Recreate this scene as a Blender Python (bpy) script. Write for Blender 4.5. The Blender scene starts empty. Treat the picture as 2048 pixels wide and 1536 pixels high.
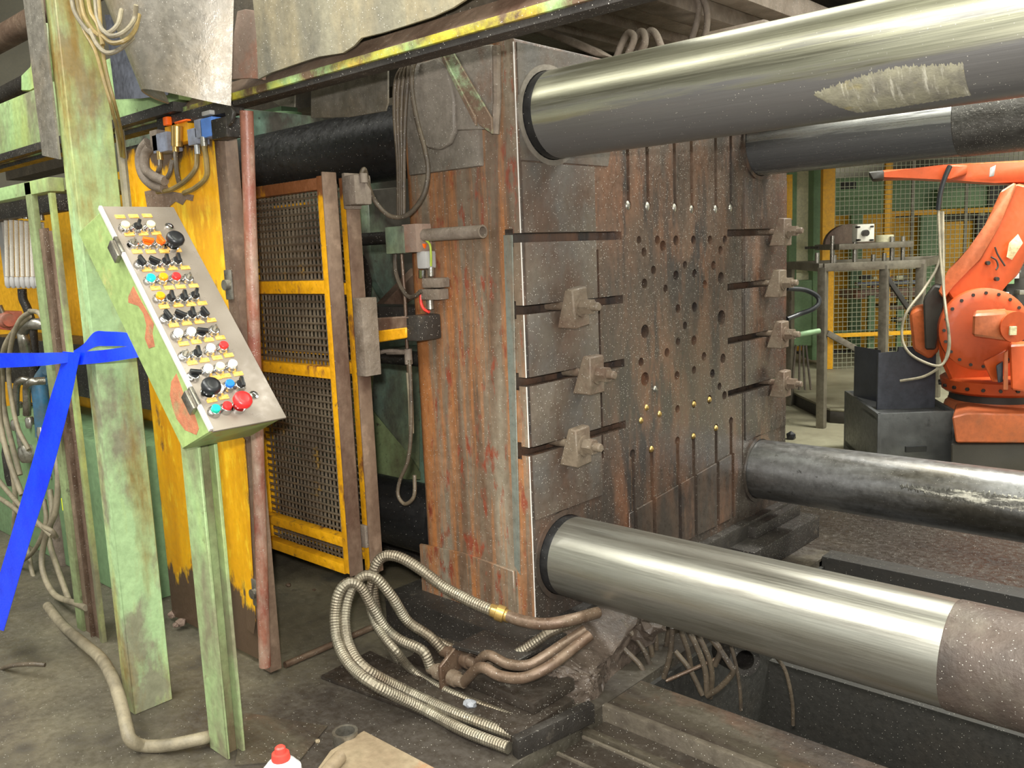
import bpy, bmesh, math, random
from mathutils import Vector, Matrix
import numpy as np
random.seed(7)
SC = bpy.context.scene
COL = SC.collection
# ------------------------------------------------------------------ camera
RC = np.array([[0.7382824, 0.67326704, -0.04062724], [0.06979792, -0.13617087, -0.98822353], [-0.67087057, 0.72675236, -0.14752521]])
FP = 1756.3
CAM = Vector((0, 0, 1.3))
cd = bpy.data.cameras.new('camera'); cam = bpy.data.objects.new('camera', cd); COL.objects.link(cam)
cd.sensor_width = 36; cd.lens = 36 * FP / 2048; cd.clip_start = .05; cd.clip_end = 60
r_, d_, f_ = (Vector(RC[i]) for i in range(3))
M = Matrix.Identity(4)
for i in range(3):
    M[i][0] = r_[i]; M[i][1] = -d_[i]; M[i][2] = -f_[i]; M[i][3] = CAM[i]
cam.matrix_world = M
SC.camera = cam
# ------------------------------------------------------------------ world, lamps, added fence fill, exposure
SC.view_settings.view_transform = 'Standard'; SC.view_settings.look = 'None'
SC.view_settings.exposure = 0.12; SC.view_settings.gamma = 1
SC.view_settings.use_curve_mapping = False
wd = bpy.data.worlds.new('world'); SC.world = wd; wd.use_nodes = True
wd.node_tree.nodes['Background'].inputs[0].default_value = (.97, 1.0, .93, 1)
wd.node_tree.nodes['Background'].inputs[1].default_value = .85
def area(name, loc, target, sx, sy, power, color):
    l = bpy.data.lights.new(name, 'AREA'); l.shape = 'RECTANGLE'; l.size = sx; l.size_y = sy; l.energy = power; l.color = color
    o = bpy.data.objects.new(name, l); COL.objects.link(o); o.location = loc
    o.rotation_euler = (Vector(target) - Vector(loc)).to_track_quat('-Z', 'Y').to_euler()
    return o
area('camera_flash', (.02, -.06, 1.40), (-1.7, 2.0, 1.0), .06, .04, 62, (1, .97, .93))
area('hall_lamp_and_fill', (1.9, 1.8, 5.2), (1.9, 1.8, 0), 6.0, 1.8, 260, (.97, 1, .84))
area('hall_lamp_and_fill', (-1.5, -1.7, 5.2), (-1.2, 0.6, 0), 9.0, 2.0, 620, (1, 1, .92))
area('hall_lamp_and_fill', (-1.5, 5.2, 5.5), (-2.4, 9.6, .8), 6.0, 1.4, 2000, (1, 1, .93))  # added fill aimed at the fence to brighten the background, no ceiling fixture
area('hall_lamp_and_fill', (3.0, 6.5, 5.6), (2.0, 6.5, 0), 1.2, 6.0, 300, (1, 1, .93))

# ------------------------------------------------------------------ helpers
def ray(u, v):
    m = np.array([u - 1024, v - 768, FP]); return Vector(RC.T @ m)
def W(u, v, X=None, Y=None, Z=None):
    d = ray(u, v)
    if X is not None: t = X / d.x
    elif Y is not None: t = Y / d.y
    else: t = (Z - CAM.z) / d.z
    return CAM + d * t
def V(u, v, D): return CAM + ray(u, v) * (D / FP)
def WP(u, v, p, n):
    d = ray(u, v); return CAM + d * ((p - CAM).dot(n) / d.dot(n))
RH = Vector((r_.x, r_.y, 0)).normalized()      # level direction to the viewer's right
FH = Vector((-RH.y, RH.x, 0))                  # level direction away
UP = Vector((0, 0, 1))
ROOT = {}
def bm_(): return bmesh.new()
def obj(name, bm, mat, parent=None, label=None, kind=None, smooth=38, recalc=True):
    if recalc: bmesh.ops.recalc_face_normals(bm, faces=bm.faces)
    off = ROOT.get(parent.name, Vector((0, 0, 0))) if parent else Vector((0, 0, 0))
    if off.length: bmesh.ops.translate(bm, verts=bm.verts, vec=-off)
    me = bpy.data.meshes.new(name); bm.to_mesh(me); bm.free()
    if smooth:
        me.polygons.foreach_set('use_smooth', [True] * len(me.polygons))
        me.set_sharp_from_angle(angle=math.radians(smooth))
    for m in (mat if isinstance(mat, (list, tuple)) else [mat]): me.materials.append(m)
    o = bpy.data.objects.new(name, me); COL.objects.link(o)
    if parent:
        o.parent = parent; ROOT[o.name] = off
    if label: o['label'] = label
    if kind: o['kind'] = kind
    return o
def tag(o, label, cat, group=None):
    o['label'] = label; o['category'] = cat
    if group: o['group'] = group
    return o
def thing(name, label, cat, loc, group=None):
    o = bpy.data.objects.new(name, None); COL.objects.link(o); o.location = loc; o.empty_display_size = .05
    ROOT[o.name] = Vector(loc)
    return tag(o, label, cat, group)
def solo(name, bm, mat, label, cat, group=None, **k):
    return tag(obj(name, bm, mat, None, **k), label, cat, group)
def hexa(bm, c):                                # 8 corners: bottom ring 0-3, top ring 4-7
    v = [bm.verts.new(p) for p in c]
    for f in ((3, 2, 1, 0), (4, 5, 6, 7), (0, 1, 5, 4), (1, 2, 6, 5), (2, 3, 7, 6), (3, 0, 4, 7)):
        bm.faces.new([v[i] for i in f])
    return v
def box(bm, lo, hi, bev=0):
    x0, y0, z0 = lo; x1, y1, z1 = hi
    v = hexa(bm, [(x0, y0, z0), (x1, y0, z0), (x1, y1, z0), (x0, y1, z0), (x0, y0, z1), (x1, y0, z1), (x1, y1, z1), (x0, y1, z1)])
    if bev:
        ed = set(e for q in v for e in q.link_edges)
        bmesh.ops.bevel(bm, geom=list(ed), offset=bev, segments=2, affect='EDGES', profile=.6)
def obox(bm, o, a, b, c, bev=0):                # oriented box from a corner and three edge vectors
    o, a, b, c = map(Vector, (o, a, b, c))
    v = hexa(bm, [o, o + a, o + a + b, o + b, o + c, o + a + c, o + a + b + c, o + b + c])
    if bev:
        ed = set(e for q in v for e in q.link_edges)
        bmesh.ops.bevel(bm, geom=list(ed), offset=bev, segments=2, affect='EDGES', profile=.6)
def prism(bm, pts, ext, bev=0):
    pts = [Vector(p) for p in pts]; ext = Vector(ext); n = len(pts)
    a = [bm.verts.new(p) for p in pts]; b = [bm.verts.new(p + ext) for p in pts]
    bm.faces.new(a[::-1]); bm.faces.new(b)
    for i in range(n): bm.faces.new((a[i], a[(i + 1) % n], b[(i + 1) % n], b[i]))
    if bev:
        ed = set(e for q in a + b for e in q.link_edges)
        bmesh.ops.bevel(bm, geom=list(ed), offset=bev, segments=1, affect='EDGES')
def frame_of(d):
    d = d.normalized(); a = Vector((0, 0, 1)) if abs(d.z) < .9 else Vector((1, 0, 0))
    x = a.cross(d).normalized(); return x, d.cross(x)
def cyl(bm, p0, p1, r0, r1=None, n=20, caps=True):
    p0, p1 = Vector(p0), Vector(p1); r1 = r0 if r1 is None else r1
    x, y = frame_of(p1 - p0)
    A = [bm.verts.new(p0 + (x * math.cos(t) + y * math.sin(t)) * r0) for t in (2 * math.pi * i / n for i in range(n))]
    B = [bm.verts.new(p1 + (x * math.cos(t) + y * math.sin(t)) * r1) for t in (2 * math.pi * i / n for i in range(n))]
    for i in range(n): bm.faces.new((A[i], A[(i + 1) % n], B[(i + 1) % n], B[i]))
    if caps: bm.faces.new(A[::-1]); bm.faces.new(B)
def lathe(bm, p0, axis, prof, n=24):            # prof: [(distance along axis, radius)]
    p0 = Vector(p0); axis = Vector(axis).normalized(); x, y = frame_of(axis); prev = None
    for k, (h, r) in enumerate(prof):
        c = p0 + axis * h
        ring = [bm.verts.new(c + (x * math.cos(2 * math.pi * i / n) + y * math.sin(2 * math.pi * i / n)) * max(r, .0003)) for i in range(n)]
        if prev:
            for i in range(n): bm.faces.new((prev[i], prev[(i + 1) % n], ring[(i + 1) % n], ring[i]))
        else: bm.faces.new(ring[::-1])
        prev = ring
    bm.faces.new(prev)
def ringpipe(bm, p0, p1, r, t, n=24):           # hollow pipe
    p0, p1 = Vector(p0), Vector(p1); x, y = frame_of(p1 - p0)
    R = []
    for p, q in ((p0, r), (p1, r), (p1, r - t), (p0, r - t)):
        R.append([bm.verts.new(p + (x * math.cos(2 * math.pi * i / n) + y * math.sin(2 * math.pi * i / n)) * q) for i in range(n)])
    for k in range(4):
        A, B = R[k], R[(k + 1) % 4]
        for i in range(n): bm.faces.new((A[i], A[(i + 1) % n], B[(i + 1) % n], B[i]))
def spline(pts, k=6):
    pts = [Vector(p) for p in pts]
    if len(pts) < 3: return pts
    P = [pts[0] * 2 - pts[1]] + pts + [pts[-1] * 2 - pts[-2]]; out = []
    for i in range(1, len(P) - 2):
        a, b, c, d = P[i - 1:i + 3]
        for j in range(k):
            t = j / k
            out.append(.5 * ((2 * b) + (c - a) * t + (2 * a - 5 * b + 4 * c - d) * t * t + (3 * b - a - 3 * c + d) * t ** 3))
    out.append(pts[-1]); return out
def tube(bm, pts, r, n=8, k=6, rib=0, smooth=True):
    P = spline(pts, k) if smooth else [Vector(p) for p in pts]
    if rib:                                     # resample so that ribs are evenly spaced
        L = [0]
        for a, b in zip(P, P[1:]): L.append(L[-1] + (b - a).length)
        m = max(4, int(L[-1] / rib)); Q = []; j = 0
        for i in range(m + 1):
            s = L[-1] * i / m
            while j < len(P) - 2 and L[j + 1] < s: j += 1
            t = (s - L[j]) / max(1e-6, L[j + 1] - L[j]); Q.append(P[j].lerp(P[j + 1], min(1, t)))
        P = Q
    prev = None; nx = None
    for i, p in enumerate(P):
        d = (P[min(i + 1, len(P) - 1)] - P[max(i - 1, 0)])
        if d.length < 1e-7: d = Vector((0, 0, 1))
        d.normalize()
        if nx is None: nx, ny = frame_of(d)
        else:
            nx = (nx - d * nx.dot(d)); nx = nx.normalized() if nx.length > 1e-6 else frame_of(d)[0]
            ny = d.cross(nx)
        rr = (r[0] + (r[1] - r[0]) * i / (len(P) - 1)) if isinstance(r, tuple) else r
        if rib and i % 2: rr *= .90
        ring = [bm.verts.new(p + (nx * math.cos(2 * math.pi * j / n) + ny * math.sin(2 * math.pi * j / n)) * rr) for j in range(n)]
        if prev:
            for j in range(n): bm.faces.new((prev[j], prev[(j + 1) % n], ring[(j + 1) % n], ring[j]))
        else: bm.faces.new(ring[::-1])
        prev = ring
    bm.faces.new(prev)
def sheet(bm, rows, th=.004):                   # rows of points -> thick sheet
    g = [[bm.verts.new(p) for p in r] for r in rows]; fs = []
    for a, b in zip(g, g[1:]):
        for i in range(len(a) - 1): fs.append(bm.faces.new((a[i], a[i + 1], b[i + 1], b[i])))
    bmesh.ops.recalc_face_normals(bm, faces=fs)
    bmesh.ops.solidify(bm, geom=fs, thickness=th)
def boolean(o, cutters, op='DIFFERENCE'):
    for bm in cutters:
        bmesh.ops.recalc_face_normals(bm, faces=bm.faces)
        me = bpy.data.meshes.new('c'); bm.to_mesh(me); bm.free()
        c = bpy.data.objects.new('c', me); COL.objects.link(c)
        m = o.modifiers.new('b', 'BOOLEAN'); m.object = c; m.operation = op; m.solver = 'EXACT'
        dg = bpy.context.evaluated_depsgraph_get(); dg.update()
        nm = bpy.data.meshes.new_from_object(o.evaluated_get(dg))
        o.modifiers.clear(); old = o.data; nm.name = old.name; o.data = nm
        bpy.data.objects.remove(c); bpy.data.meshes.remove(me); bpy.data.meshes.remove(old)
def sharpen(o, a=35):
    o.data.polygons.foreach_set('use_smooth', [True] * len(o.data.polygons)); o.data.set_sharp_from_angle(angle=math.radians(a))
def lerp(a, b, t): return Vector(a).lerp(Vector(b), t)

# ------------------------------------------------------------------ materials
def s2l(c):
    return tuple(((x / 255) / 12.92 if x / 255 <= .04045 else ((x / 255 + .055) / 1.055) ** 2.4) for x in c) + (1,)
def grime(name, c1, c2=None, amt2=.5, sc2=6, str2=(1, 1, 1), sharp=.05, c3=None, amt3=.45, sc3=2.5, str3=(1, 1, 1), soft3=.25,
          c4=None, amt4=.3, sc4=14, str4=(1, 1, 1), rough=.6, metal=0, bump=.25, bsc=120, bstr=(1, 1, 1), speck=0, speckc=(190, 185, 175), var=.25, vsc=40, vstr=(1, 1, 1),
          grad=None, rvar=.15, alpha=None, mmask=None, coat=0):
    m = bpy.data.materials.new(name); m.use_nodes = True; nt = m.node_tree; N = nt.nodes; L = nt.links
    bs = N['Principled BSDF']; geo = N.new('ShaderNodeNewGeometry'); pos = geo.outputs['Position']
    def mapped(s):
        if s == (1, 1, 1): return pos
        v = N.new('ShaderNodeVectorMath'); v.operation = 'MULTIPLY'; L.new(pos, v.inputs[0]); v.inputs[1].default_value = s; return v.outputs[0]
    def noise(sc, st, det=7, ro=.62):
        n = N.new('ShaderNodeTexNoise'); n.inputs['Scale'].default_value = sc; n.inputs['Detail'].default_value = det; n.inputs['Roughness'].default_value = ro
        L.new(mapped(st), n.inputs['Vector']); return n.outputs['Fac']
    def rng(x, a, b, o0=0, o1=1):
        r = N.new('ShaderNodeMapRange'); r.inputs[1].default_value = a; r.inputs[2].default_value = b; r.inputs[3].default_value = o0; r.inputs[4].default_value = o1
        L.new(x, r.inputs[0]); return r.outputs[0]
    def mix(fac, a, b, mode='MIX'):
        x = N.new('ShaderNodeMix'); x.data_type = 'RGBA'; x.blend_type = mode
        if isinstance(fac, float): x.inputs[0].default_value = fac
        else: L.new(fac, x.inputs[0])
        for k, q in ((6, a), (7, b)):
            if isinstance(q, tuple): x.inputs[k].default_value = q
            else: L.new(q, x.inputs[k])
        return x.outputs[2]
    def mth(op, a, b):
        x = N.new('ShaderNodeMath'); x.operation = op
        for k, q in ((0, a), (1, b)):
            if isinstance(q, (int, float)): x.inputs[k].default_value = q
            else: L.new(q, x.inputs[k])
        return x.outputs[0]
    col = s2l(c1); fine = noise(vsc, vstr, 8, .7)
    if c3:
        col = mix(rng(noise(sc3, str3, 6, .6), .5 + (.5 - amt3) * .5 - soft3 * .5, .5 + (.5 - amt3) * .5 + soft3 * .5), col, s2l(c3))
    if c4:
        n4 = noise(sc4, str4, 7, .65); t = .5 + (.5 - amt4) * .5
        col = mix(rng(n4, t - .06, t + .06), col, s2l(c4))
    wear = None
    if c2:
        n2 = noise(sc2, str2, 9, .65)
        for g in (grad or []):
            ax, lo, hi, w = g; sp = N.new('ShaderNodeSeparateXYZ'); L.new(pos, sp.inputs[0])
            n2 = mth('ADD', n2, rng(sp.outputs['XYZ'.index(ax)], lo, hi, 0, w))
        t = .5 + (.5 - amt2) * .5
        wear = rng(n2, t - sharp, t + sharp); col = mix(wear, col, s2l(c2))
    if var:
        v = rng(fine, .25, .75, 1 - var, 1 + var)
        cb = N.new('ShaderNodeCombineColor'); [L.new(v, cb.inputs[i]) for i in range(3)]
        col = mix(1.0, col, cb.outputs[0], 'MULTIPLY')
    if speck:
        vo = N.new('ShaderNodeTexVoronoi'); vo.inputs['Scale'].default_value = 330; L.new(pos, vo.inputs['Vector'])
        sc = N.new('ShaderNodeSeparateColor'); L.new(vo.outputs['Color'], sc.inputs[0])
        a = mth('LESS_THAN', sc.outputs[0], speck); b = mth('LESS_THAN', vo.outputs['Distance'], .34)
        col = mix(mth('MULTIPLY', a, b), col, s2l(speckc))
    if isinstance(col, tuple): bs.inputs['Base Color'].default_value = col
    else: L.new(col, bs.inputs['Base Color'])
    L.new(rng(fine, .3, .7, max(.05, rough - rvar), min(1, rough + rvar)), bs.inputs['Roughness'])
    if metal and wear is not None: L.new(rng(wear, 0, 1, metal, metal if mmask is None else mmask), bs.inputs['Metallic'])
    else: bs.inputs['Metallic'].default_value = metal
    if coat: bs.inputs['Coat Weight'].default_value = coat; bs.inputs['Coat Roughness'].default_value = .15
    if alpha: bs.inputs['Alpha'].default_value = alpha
    if bump:
        bp = N.new('ShaderNodeBump'); bp.inputs['Strength'].default_value = bump; bp.inputs['Distance'].default_value = .004
        h = noise(bsc, bstr, 5, .6)
        if wear is not None: h = mth('ADD', h, mth('MULTIPLY', wear, -.6))
        L.new(h, bp.inputs['Height']); L.new(bp.outputs[0], bs.inputs['Normal'])
    return m
def plain(name, c, rough=.5, metal=0, **k): return grime(name, c, rough=rough, metal=metal, bump=k.pop('bump', .05), var=k.pop('var', .08), rvar=k.pop('rvar', .05), **k)

Mt = {}
Mt['concrete'] = grime('oily_concrete', (104, 99, 84), (56, 50, 44), .40, 1.3, sharp=.16, c3=(124, 114, 90), amt3=.40, sc3=.8, c4=(80, 75, 64), amt4=.30, sc4=5, rough=.55, rvar=.25, speck=.015, bump=.35, bsc=70, grad=[('X', -2.5, -2.0, .19)])
Mt['far_floor'] = grime('pale_hall_floor', (150, 146, 122), (92, 84, 66), .4, 1.0, sharp=.2, rough=.6, bump=.1)
Mt['oily_floor'] = grime('dark_oily_steel_floor', (58, 51, 44), (32, 29, 26), .45, 3, sharp=.15, c3=(78, 62, 50), amt3=.3, sc3=3, c4=(92, 86, 76), amt4=.18, sc4=20, rough=.42, rvar=.25, speck=.04, bump=.5, bsc=60)
Mt['bed_steel'] = grime('worn_bed_steel', (74, 68, 56), (50, 42, 36), .45, 3, (.5, 3, 3), .12, c3=(98, 64, 46), amt3=.28, sc3=3, rough=.5, speck=.02, bump=.35, bsc=80)
Mt['pit'] = grime('black_pit_wall', (46, 44, 40), (50, 46, 40), .35, 5, sharp=.1, rough=.7, speck=.02, bump=.4, bsc=50)
Mt['green'] = grime('chipped_pale_green_paint', (150, 178, 122), (120, 118, 92), .38, 5, (1, 1, .4), .09, c3=(156, 160, 84), amt3=.38, sc3=2.2, str3=(1.5, 1.5, .5), c4=(96, 86, 62), amt4=.13, sc4=26, rough=.5, bump=.15, bsc=90, grad=[('Z', .75, .15, .12)])
Mt['green_rusty'] = grime('green_paint_with_ochre_stain', (156, 184, 134), (128, 102, 48), .25, 3.0, (3, 3, .7), .12, c3=(178, 172, 70), amt3=.33, sc3=2.2, str3=(3, 3, .5), c4=(128, 128, 104), amt4=.36, sc4=7, str4=(1, 1, .5), rough=.5, bump=.15, bsc=90, grad=[('Z', 1.35, 2.1, .20), ('Z', .55, .0, .13)])
Mt['green_dirty'] = grime('grimy_green_paint', (134, 150, 104), (96, 84, 62), .45, 4, (1, 1, .5), .12, c4=(66, 60, 48), amt4=.2, sc4=20, rough=.55, bump=.3, bsc=80)
Mt['box_green'] = grime('console_green_paint', (152, 174, 108), (172, 108, 74), .27, 3.6, (1, 1, 1), .02, c3=(138, 158, 98), amt3=.4, sc3=3, c4=(176, 170, 110), amt4=.2, sc4=8, rough=.45, bump=.12)
Mt['panel_steel'] = grime('brushed_console_panel', (150, 140, 128), c3=(122, 112, 100), amt3=.4, sc3=5, rough=.36, metal=.15, bump=.05, var=.06, bsc=300)
Mt['yellow'] = grime('scratched_yellow_paint', (232, 172, 14), (88, 70, 54), .22, 3.2, (1.6, 1.6, .7), .025, c3=(206, 142, 8), amt3=.45, sc3=3, str3=(4, 4, .5), c4=(240, 196, 40), amt4=.3, sc4=22, str4=(1, 1, .35), rough=.42, bump=.22, bsc=70, bstr=(2, 2, .6), var=.12, grad=[('Z', .40, .02, .42), ('Z', 1.55, 1.70, .25)])
Mt['gate_yellow'] = grime('worn_yellow_gate_paint', (226, 164, 16), (118, 72, 42), .30, 9, (1, 1, .5), .04, c3=(196, 136, 18), amt3=.4, sc3=6, c4=(86, 66, 50), amt4=.2, sc4=30, rough=.5, bump=.3, bsc=90, grad=[('Z', 1.47, 1.56, .3)])
Mt['wire'] = grime('grimy_steel_wire', (116, 104, 86), (170, 130, 40), .13, 7, sharp=.06, c3=(84, 72, 60), amt3=.45, sc3=5, rough=.5, metal=.3, bump=.3, bsc=160)
Mt['brown_steel'] = grime('brown_greasy_steel', (120, 100, 84), (84, 62, 50), .45, 6, (1, 1, .4), .12, c4=(140, 118, 100), amt4=.3, sc4=12, rough=.45, bump=.25, speck=.02)
Mt['red_pipe'] = grime('flaking_red_pipe', (142, 92, 74), (176, 160, 142), .34, 10, (1, 1, .35), .12, c3=(118, 62, 52), amt3=.4, sc3=5, rough=.4, bump=.3, speck=.04)
Mt['rust'] = grime('rusty_plate', (142, 120, 106), (148, 92, 68), .32, 7, sharp=.12, c3=(112, 96, 84), amt3=.4, sc3=5, rough=.7, bump=.5, bsc=70, speck=.03)
Mt['canvas'] = grime('grimy_grey_sheet', (140, 134, 112), (96, 92, 80), .45, 3.2, (1.5, 1.5, .5), .16, c3=(156, 140, 104), amt3=.35, sc3=3.5, str3=(2, 2, .6), rough=.7, bump=.5, bsc=70, speck=.04)
Mt['chute'] = grime('dusty_steel_chute', (138, 132, 122), (108, 102, 90), .4, 3, (2, 2, .6), .15, c3=(150, 134, 110), amt3=.3, sc3=4, rough=.42, metal=.45, bump=.3, bsc=90, speck=.04)
Mt['blue_steel'] = grime('bluish_sheet_steel', (128, 132, 146), (92, 92, 100), .35, 2, sharp=.2, rough=.35, metal=.6, bump=.1)
Mt['side'] = grime('streaked_rusty_platen_side', (126, 116, 100), (122, 62, 44), .30, 12, (2.4, 2.4, .8), .05, c3=(96, 76, 60), amt3=.50, sc3=2.6, str3=(4, 4, .4), c4=(150, 98, 58), amt4=.40, sc4=2.2, str4=(6, 6, .3), rough=.40, rvar=.18, bump=.22, bsc=50, speck=.035)
Mt['side_top'] = grime('dusty_grey_crust', (120, 112, 102), (104, 76, 58), .25, 6, (1, 1, .7), .08, c3=(92, 86, 76), amt3=.4, sc3=4, rough=.6, bump=.5, bsc=90, speck=.035)
Mt['face'] = grime('oily_brown_platen_face', (94, 74, 60), (64, 57, 51), .45, 2.4, (2, 2.4, .6), .14, c3=(116, 78, 56), amt3=.42, sc3=2.4, str3=(1, 1.6, .8), c4=(50, 45, 43), amt4=.42, sc4=3.5, str4=(2.5, 2.5, .6), rough=.34, rvar=.16, bump=.25, bsc=45, speck=.03, grad=[('Z', .9, .2, .10), ('Y', 2.5, 3.5, .07)])
Mt['face_edge'] = grime('grey_dusty_face_edge', (94, 84, 73), (80, 62, 50), .38, 4, (1, 1.4, .8), .10, c3=(82, 78, 74), amt3=.4, sc3=5, rough=.5, bump=.35, bsc=80, speck=.03)
Mt['clamp'] = grime('dusty_brown_clamp', (110, 97, 81), (92, 72, 58), .4, 9, sharp=.12, rough=.6, bump=.4, bsc=110, speck=.04)
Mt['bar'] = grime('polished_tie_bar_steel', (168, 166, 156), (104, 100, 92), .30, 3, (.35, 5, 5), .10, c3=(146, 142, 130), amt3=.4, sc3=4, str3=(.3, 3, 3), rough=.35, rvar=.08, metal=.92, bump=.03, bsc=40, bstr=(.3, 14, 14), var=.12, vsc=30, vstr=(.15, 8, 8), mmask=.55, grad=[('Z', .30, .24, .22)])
Mt['bar_grime'] = grime('speckled_grimy_bar', (94, 92, 88), (70, 66, 62), .42, 5, (.6, 2, 2), .12, c4=(170, 166, 158), amt4=.12, sc4=40, str4=(.2, 3, 3), rough=.42, metal=.6, bump=.4, bsc=110, speck=.10)
Mt['bar_dark'] = grime('black_oiled_and_shaded_bar', (46, 45, 45), (26, 26, 27), .4, 3, (.4, 3, 3), .15, rough=.38, metal=.4, bump=.15, bsc=60, speck=.015)  # oil on the front band, painted-in shade on the rear rods
Mt['bar_sleeve'] = grime('crusted_brown_sleeve', (92, 80, 72), (62, 56, 52), .45, 5, sharp=.12, c3=(120, 112, 100), amt3=.3, sc3=8, rough=.5, metal=.3, bump=.6, bsc=70, speck=.04)
Mt['scuff'] = grime('dried_pale_scuff', (132, 128, 108), (140, 124, 58), .25, 9, (1, 2, 2), .10, c3=(104, 100, 90), amt3=.4, sc3=16, c4=(176, 172, 156), amt4=.25, sc4=30, str4=(2.5, .4, .4), rough=.75, bump=.5, bsc=90)
Mt['teal'] = grime('teal_machine_paint', (112, 142, 124), (74, 70, 62), .40, 3.2, (1, 1, .5), .10, c3=(138, 146, 106), amt3=.35, sc3=2.2, c4=(56, 52, 46), amt4=.2, sc4=30, rough=.5, bump=.2, grad=[('Z', .75, 1.25, .10)])
Mt['dark'] = grime('dark_greasy_steel', (58, 54, 50), (36, 33, 31), .4, 5, sharp=.12, c4=(92, 84, 74), amt4=.2, sc4=12, rough=.45, metal=.3, bump=.4, speck=.05)
Mt['black'] = plain('black_plastic', (30, 31, 33), .35)
Mt['braid'] = grime('braided_steel_hose', (156, 150, 134), (112, 96, 78), .42, 6, sharp=.2, rough=.36, metal=.75, bump=.35, bsc=420)
Mt['pipe_rusty'] = grime('rusty_hydraulic_pipe', (112, 94, 78), (88, 68, 54), .45, 8, sharp=.12, rough=.42, metal=.35, bump=.3, speck=.04)
Mt['hose'] = grime('dusty_rubber_hose', (140, 130, 108), (100, 92, 76), .4, 8, sharp=.15, rough=.6, bump=.3)
Mt['hose_dark'] = grime('greasy_cable', (96, 84, 68), (64, 56, 48), .45, 9, sharp=.15, rough=.5, bump=.4, speck=.04)
Mt['hose_yellow'] = grime('yellowed_cable', (140, 118, 68), (96, 84, 58), .45, 7, sharp=.15, rough=.5, bump=.2)
Mt['chrome'] = plain('chrome', (215, 215, 215), .12, 1.0)
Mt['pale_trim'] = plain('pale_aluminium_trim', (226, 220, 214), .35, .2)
Mt['steel'] = grime('bare_steel', (158, 154, 144), (112, 104, 92), .35, 9, sharp=.15, rough=.32, metal=.8, bump=.1)
Mt['brass'] = plain('brass_fitting', (190, 158, 96), .3, .8)
Mt['cream'] = plain('cream_button', (226, 214, 168), .35)
Mt['white'] = plain('white_button', (244, 242, 228), .35)
Mt['orange_b'] = plain('orange_button', (240, 150, 10), .35)
Mt['orange_r'] = plain('orange_knob', (246, 104, 18), .35)
Mt['cyan'] = plain('turquoise_button', (10, 222, 214), .35)
Mt['red'] = plain('red_button', (236, 44, 44), .35)
Mt['blue_b'] = plain('blue_button', (28, 116, 206), .35)
Mt['teal_b'] = plain('green_button', (8, 184, 156), .35)
Mt['tagy'] = grime('amber_label_plate', (240, 196, 108), (216, 150, 50), .45, 90, (1, 1, 3), .1, rough=.5, bump=.05, var=.1)
Mt['tape'] = grime('glossy_blue_barrier_tape', (20, 66, 255), c3=(14, 48, 226), amt3=.4, sc3=6, rough=.28, rvar=.05, bump=.15, bsc=12, var=.04)
Mt['vblue'] = grime('blue_valve_body', (84, 128, 204), (104, 108, 118), .3, 12, sharp=.1, rough=.45, bump=.15)
Mt['vgrey'] = grime('dusty_grey_blue_valve', (128, 134, 152), (104, 102, 104), .4, 12, sharp=.12, rough=.5, bump=.25)
Mt['orange'] = grime('robot_orange_paint', (190, 80, 33), (164, 70, 34), .35, 2.0, sharp=.2, c4=(150, 74, 40), amt4=.14, sc4=9, rough=.42, bump=.06, var=.08)
Mt['orange_dirty'] = grime('dusty_robot_orange', (178, 90, 46), (150, 82, 50), .45, 3, sharp=.18, c4=(120, 84, 58), amt4=.2, sc4=7, rough=.5, bump=.1)
Mt['box_steel'] = grime('dark_grey_bin_steel', (94, 95, 94), (66, 66, 66), .45, 5, sharp=.15, c4=(44, 43, 42), amt4=.2, sc4=7, rough=.45, metal=.35, bump=.15)
Mt['plate_dark'] = grime('blue_grey_plate', (72, 74, 82), (56, 57, 62), .4, 4, sharp=.15, rough=.5, metal=.3, bump=.1)
Mt['frame_steel'] = grime('greyish_table_frame', (122, 116, 102), (92, 84, 72), .4, 6, sharp=.15, rough=.42, metal=.4, bump=.1)
Mt['bg_green'] = grime('far_machine_green', (116, 146, 104), (92, 116, 84), .35, 2, sharp=.2, rough=.5, bump=.05)
Mt['bg_yellow'] = grime('far_machine_yellow', (222, 166, 24), (196, 136, 16), .4, 1.5, sharp=.2, rough=.5, bump=.05)
Mt['bg_cream'] = grime('cream_cladding', (226, 220, 184), (206, 202, 166), .4, 2, sharp=.2, rough=.5, bump=.03)
Mt['bg_dark'] = grime('far_dark_parts', (54, 50, 44), (36, 34, 30), .4, 3, sharp=.2, rough=.6, bump=.1)
Mt['bg_wall'] = grime('dim_hall_wall', (96, 92, 78), (66, 62, 52), .4, 1, sharp=.3, rough=.8, bump=.05)
Mt['bg_ceil'] = grime('pale_hall_ceiling', (150, 148, 136), (120, 116, 104), .4, 1, sharp=.3, rough=.8, bump=.05)
Mt['mesh_far'] = grime('galvanised_fence_wire', (150, 150, 128), rough=.45, metal=.4, bump=0)
Mt['ceil'] = grime('sooty_overhead_steel', (72, 64, 52), (46, 42, 36), .4, 3, (2, .6, 2), .15, c3=(96, 86, 70), amt3=.3, sc3=3, rough=.65, bump=.5, bsc=60, speck=.02)
Mt['dusty'] = grime('dust_covered_steel', (128, 116, 104), (92, 78, 64), .4, 7, sharp=.15, rough=.75, bump=.6, bsc=80, speck=.02)
Mt['ledge'] = grime('greasy_brown_crust', (92, 80, 70), (66, 56, 48), .45, 6, sharp=.15, c4=(110, 98, 86), amt4=.2, sc4=14, rough=.5, bump=.7, bsc=60, speck=.05)
Mt['brace'] = grime('chipped_green_brace', (140, 160, 124), (108, 88, 72), .55, 9, sharp=.06, c4=(122, 60, 44), amt4=.14, sc4=12, rough=.55, bump=.5, bsc=80, speck=.04)
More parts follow.
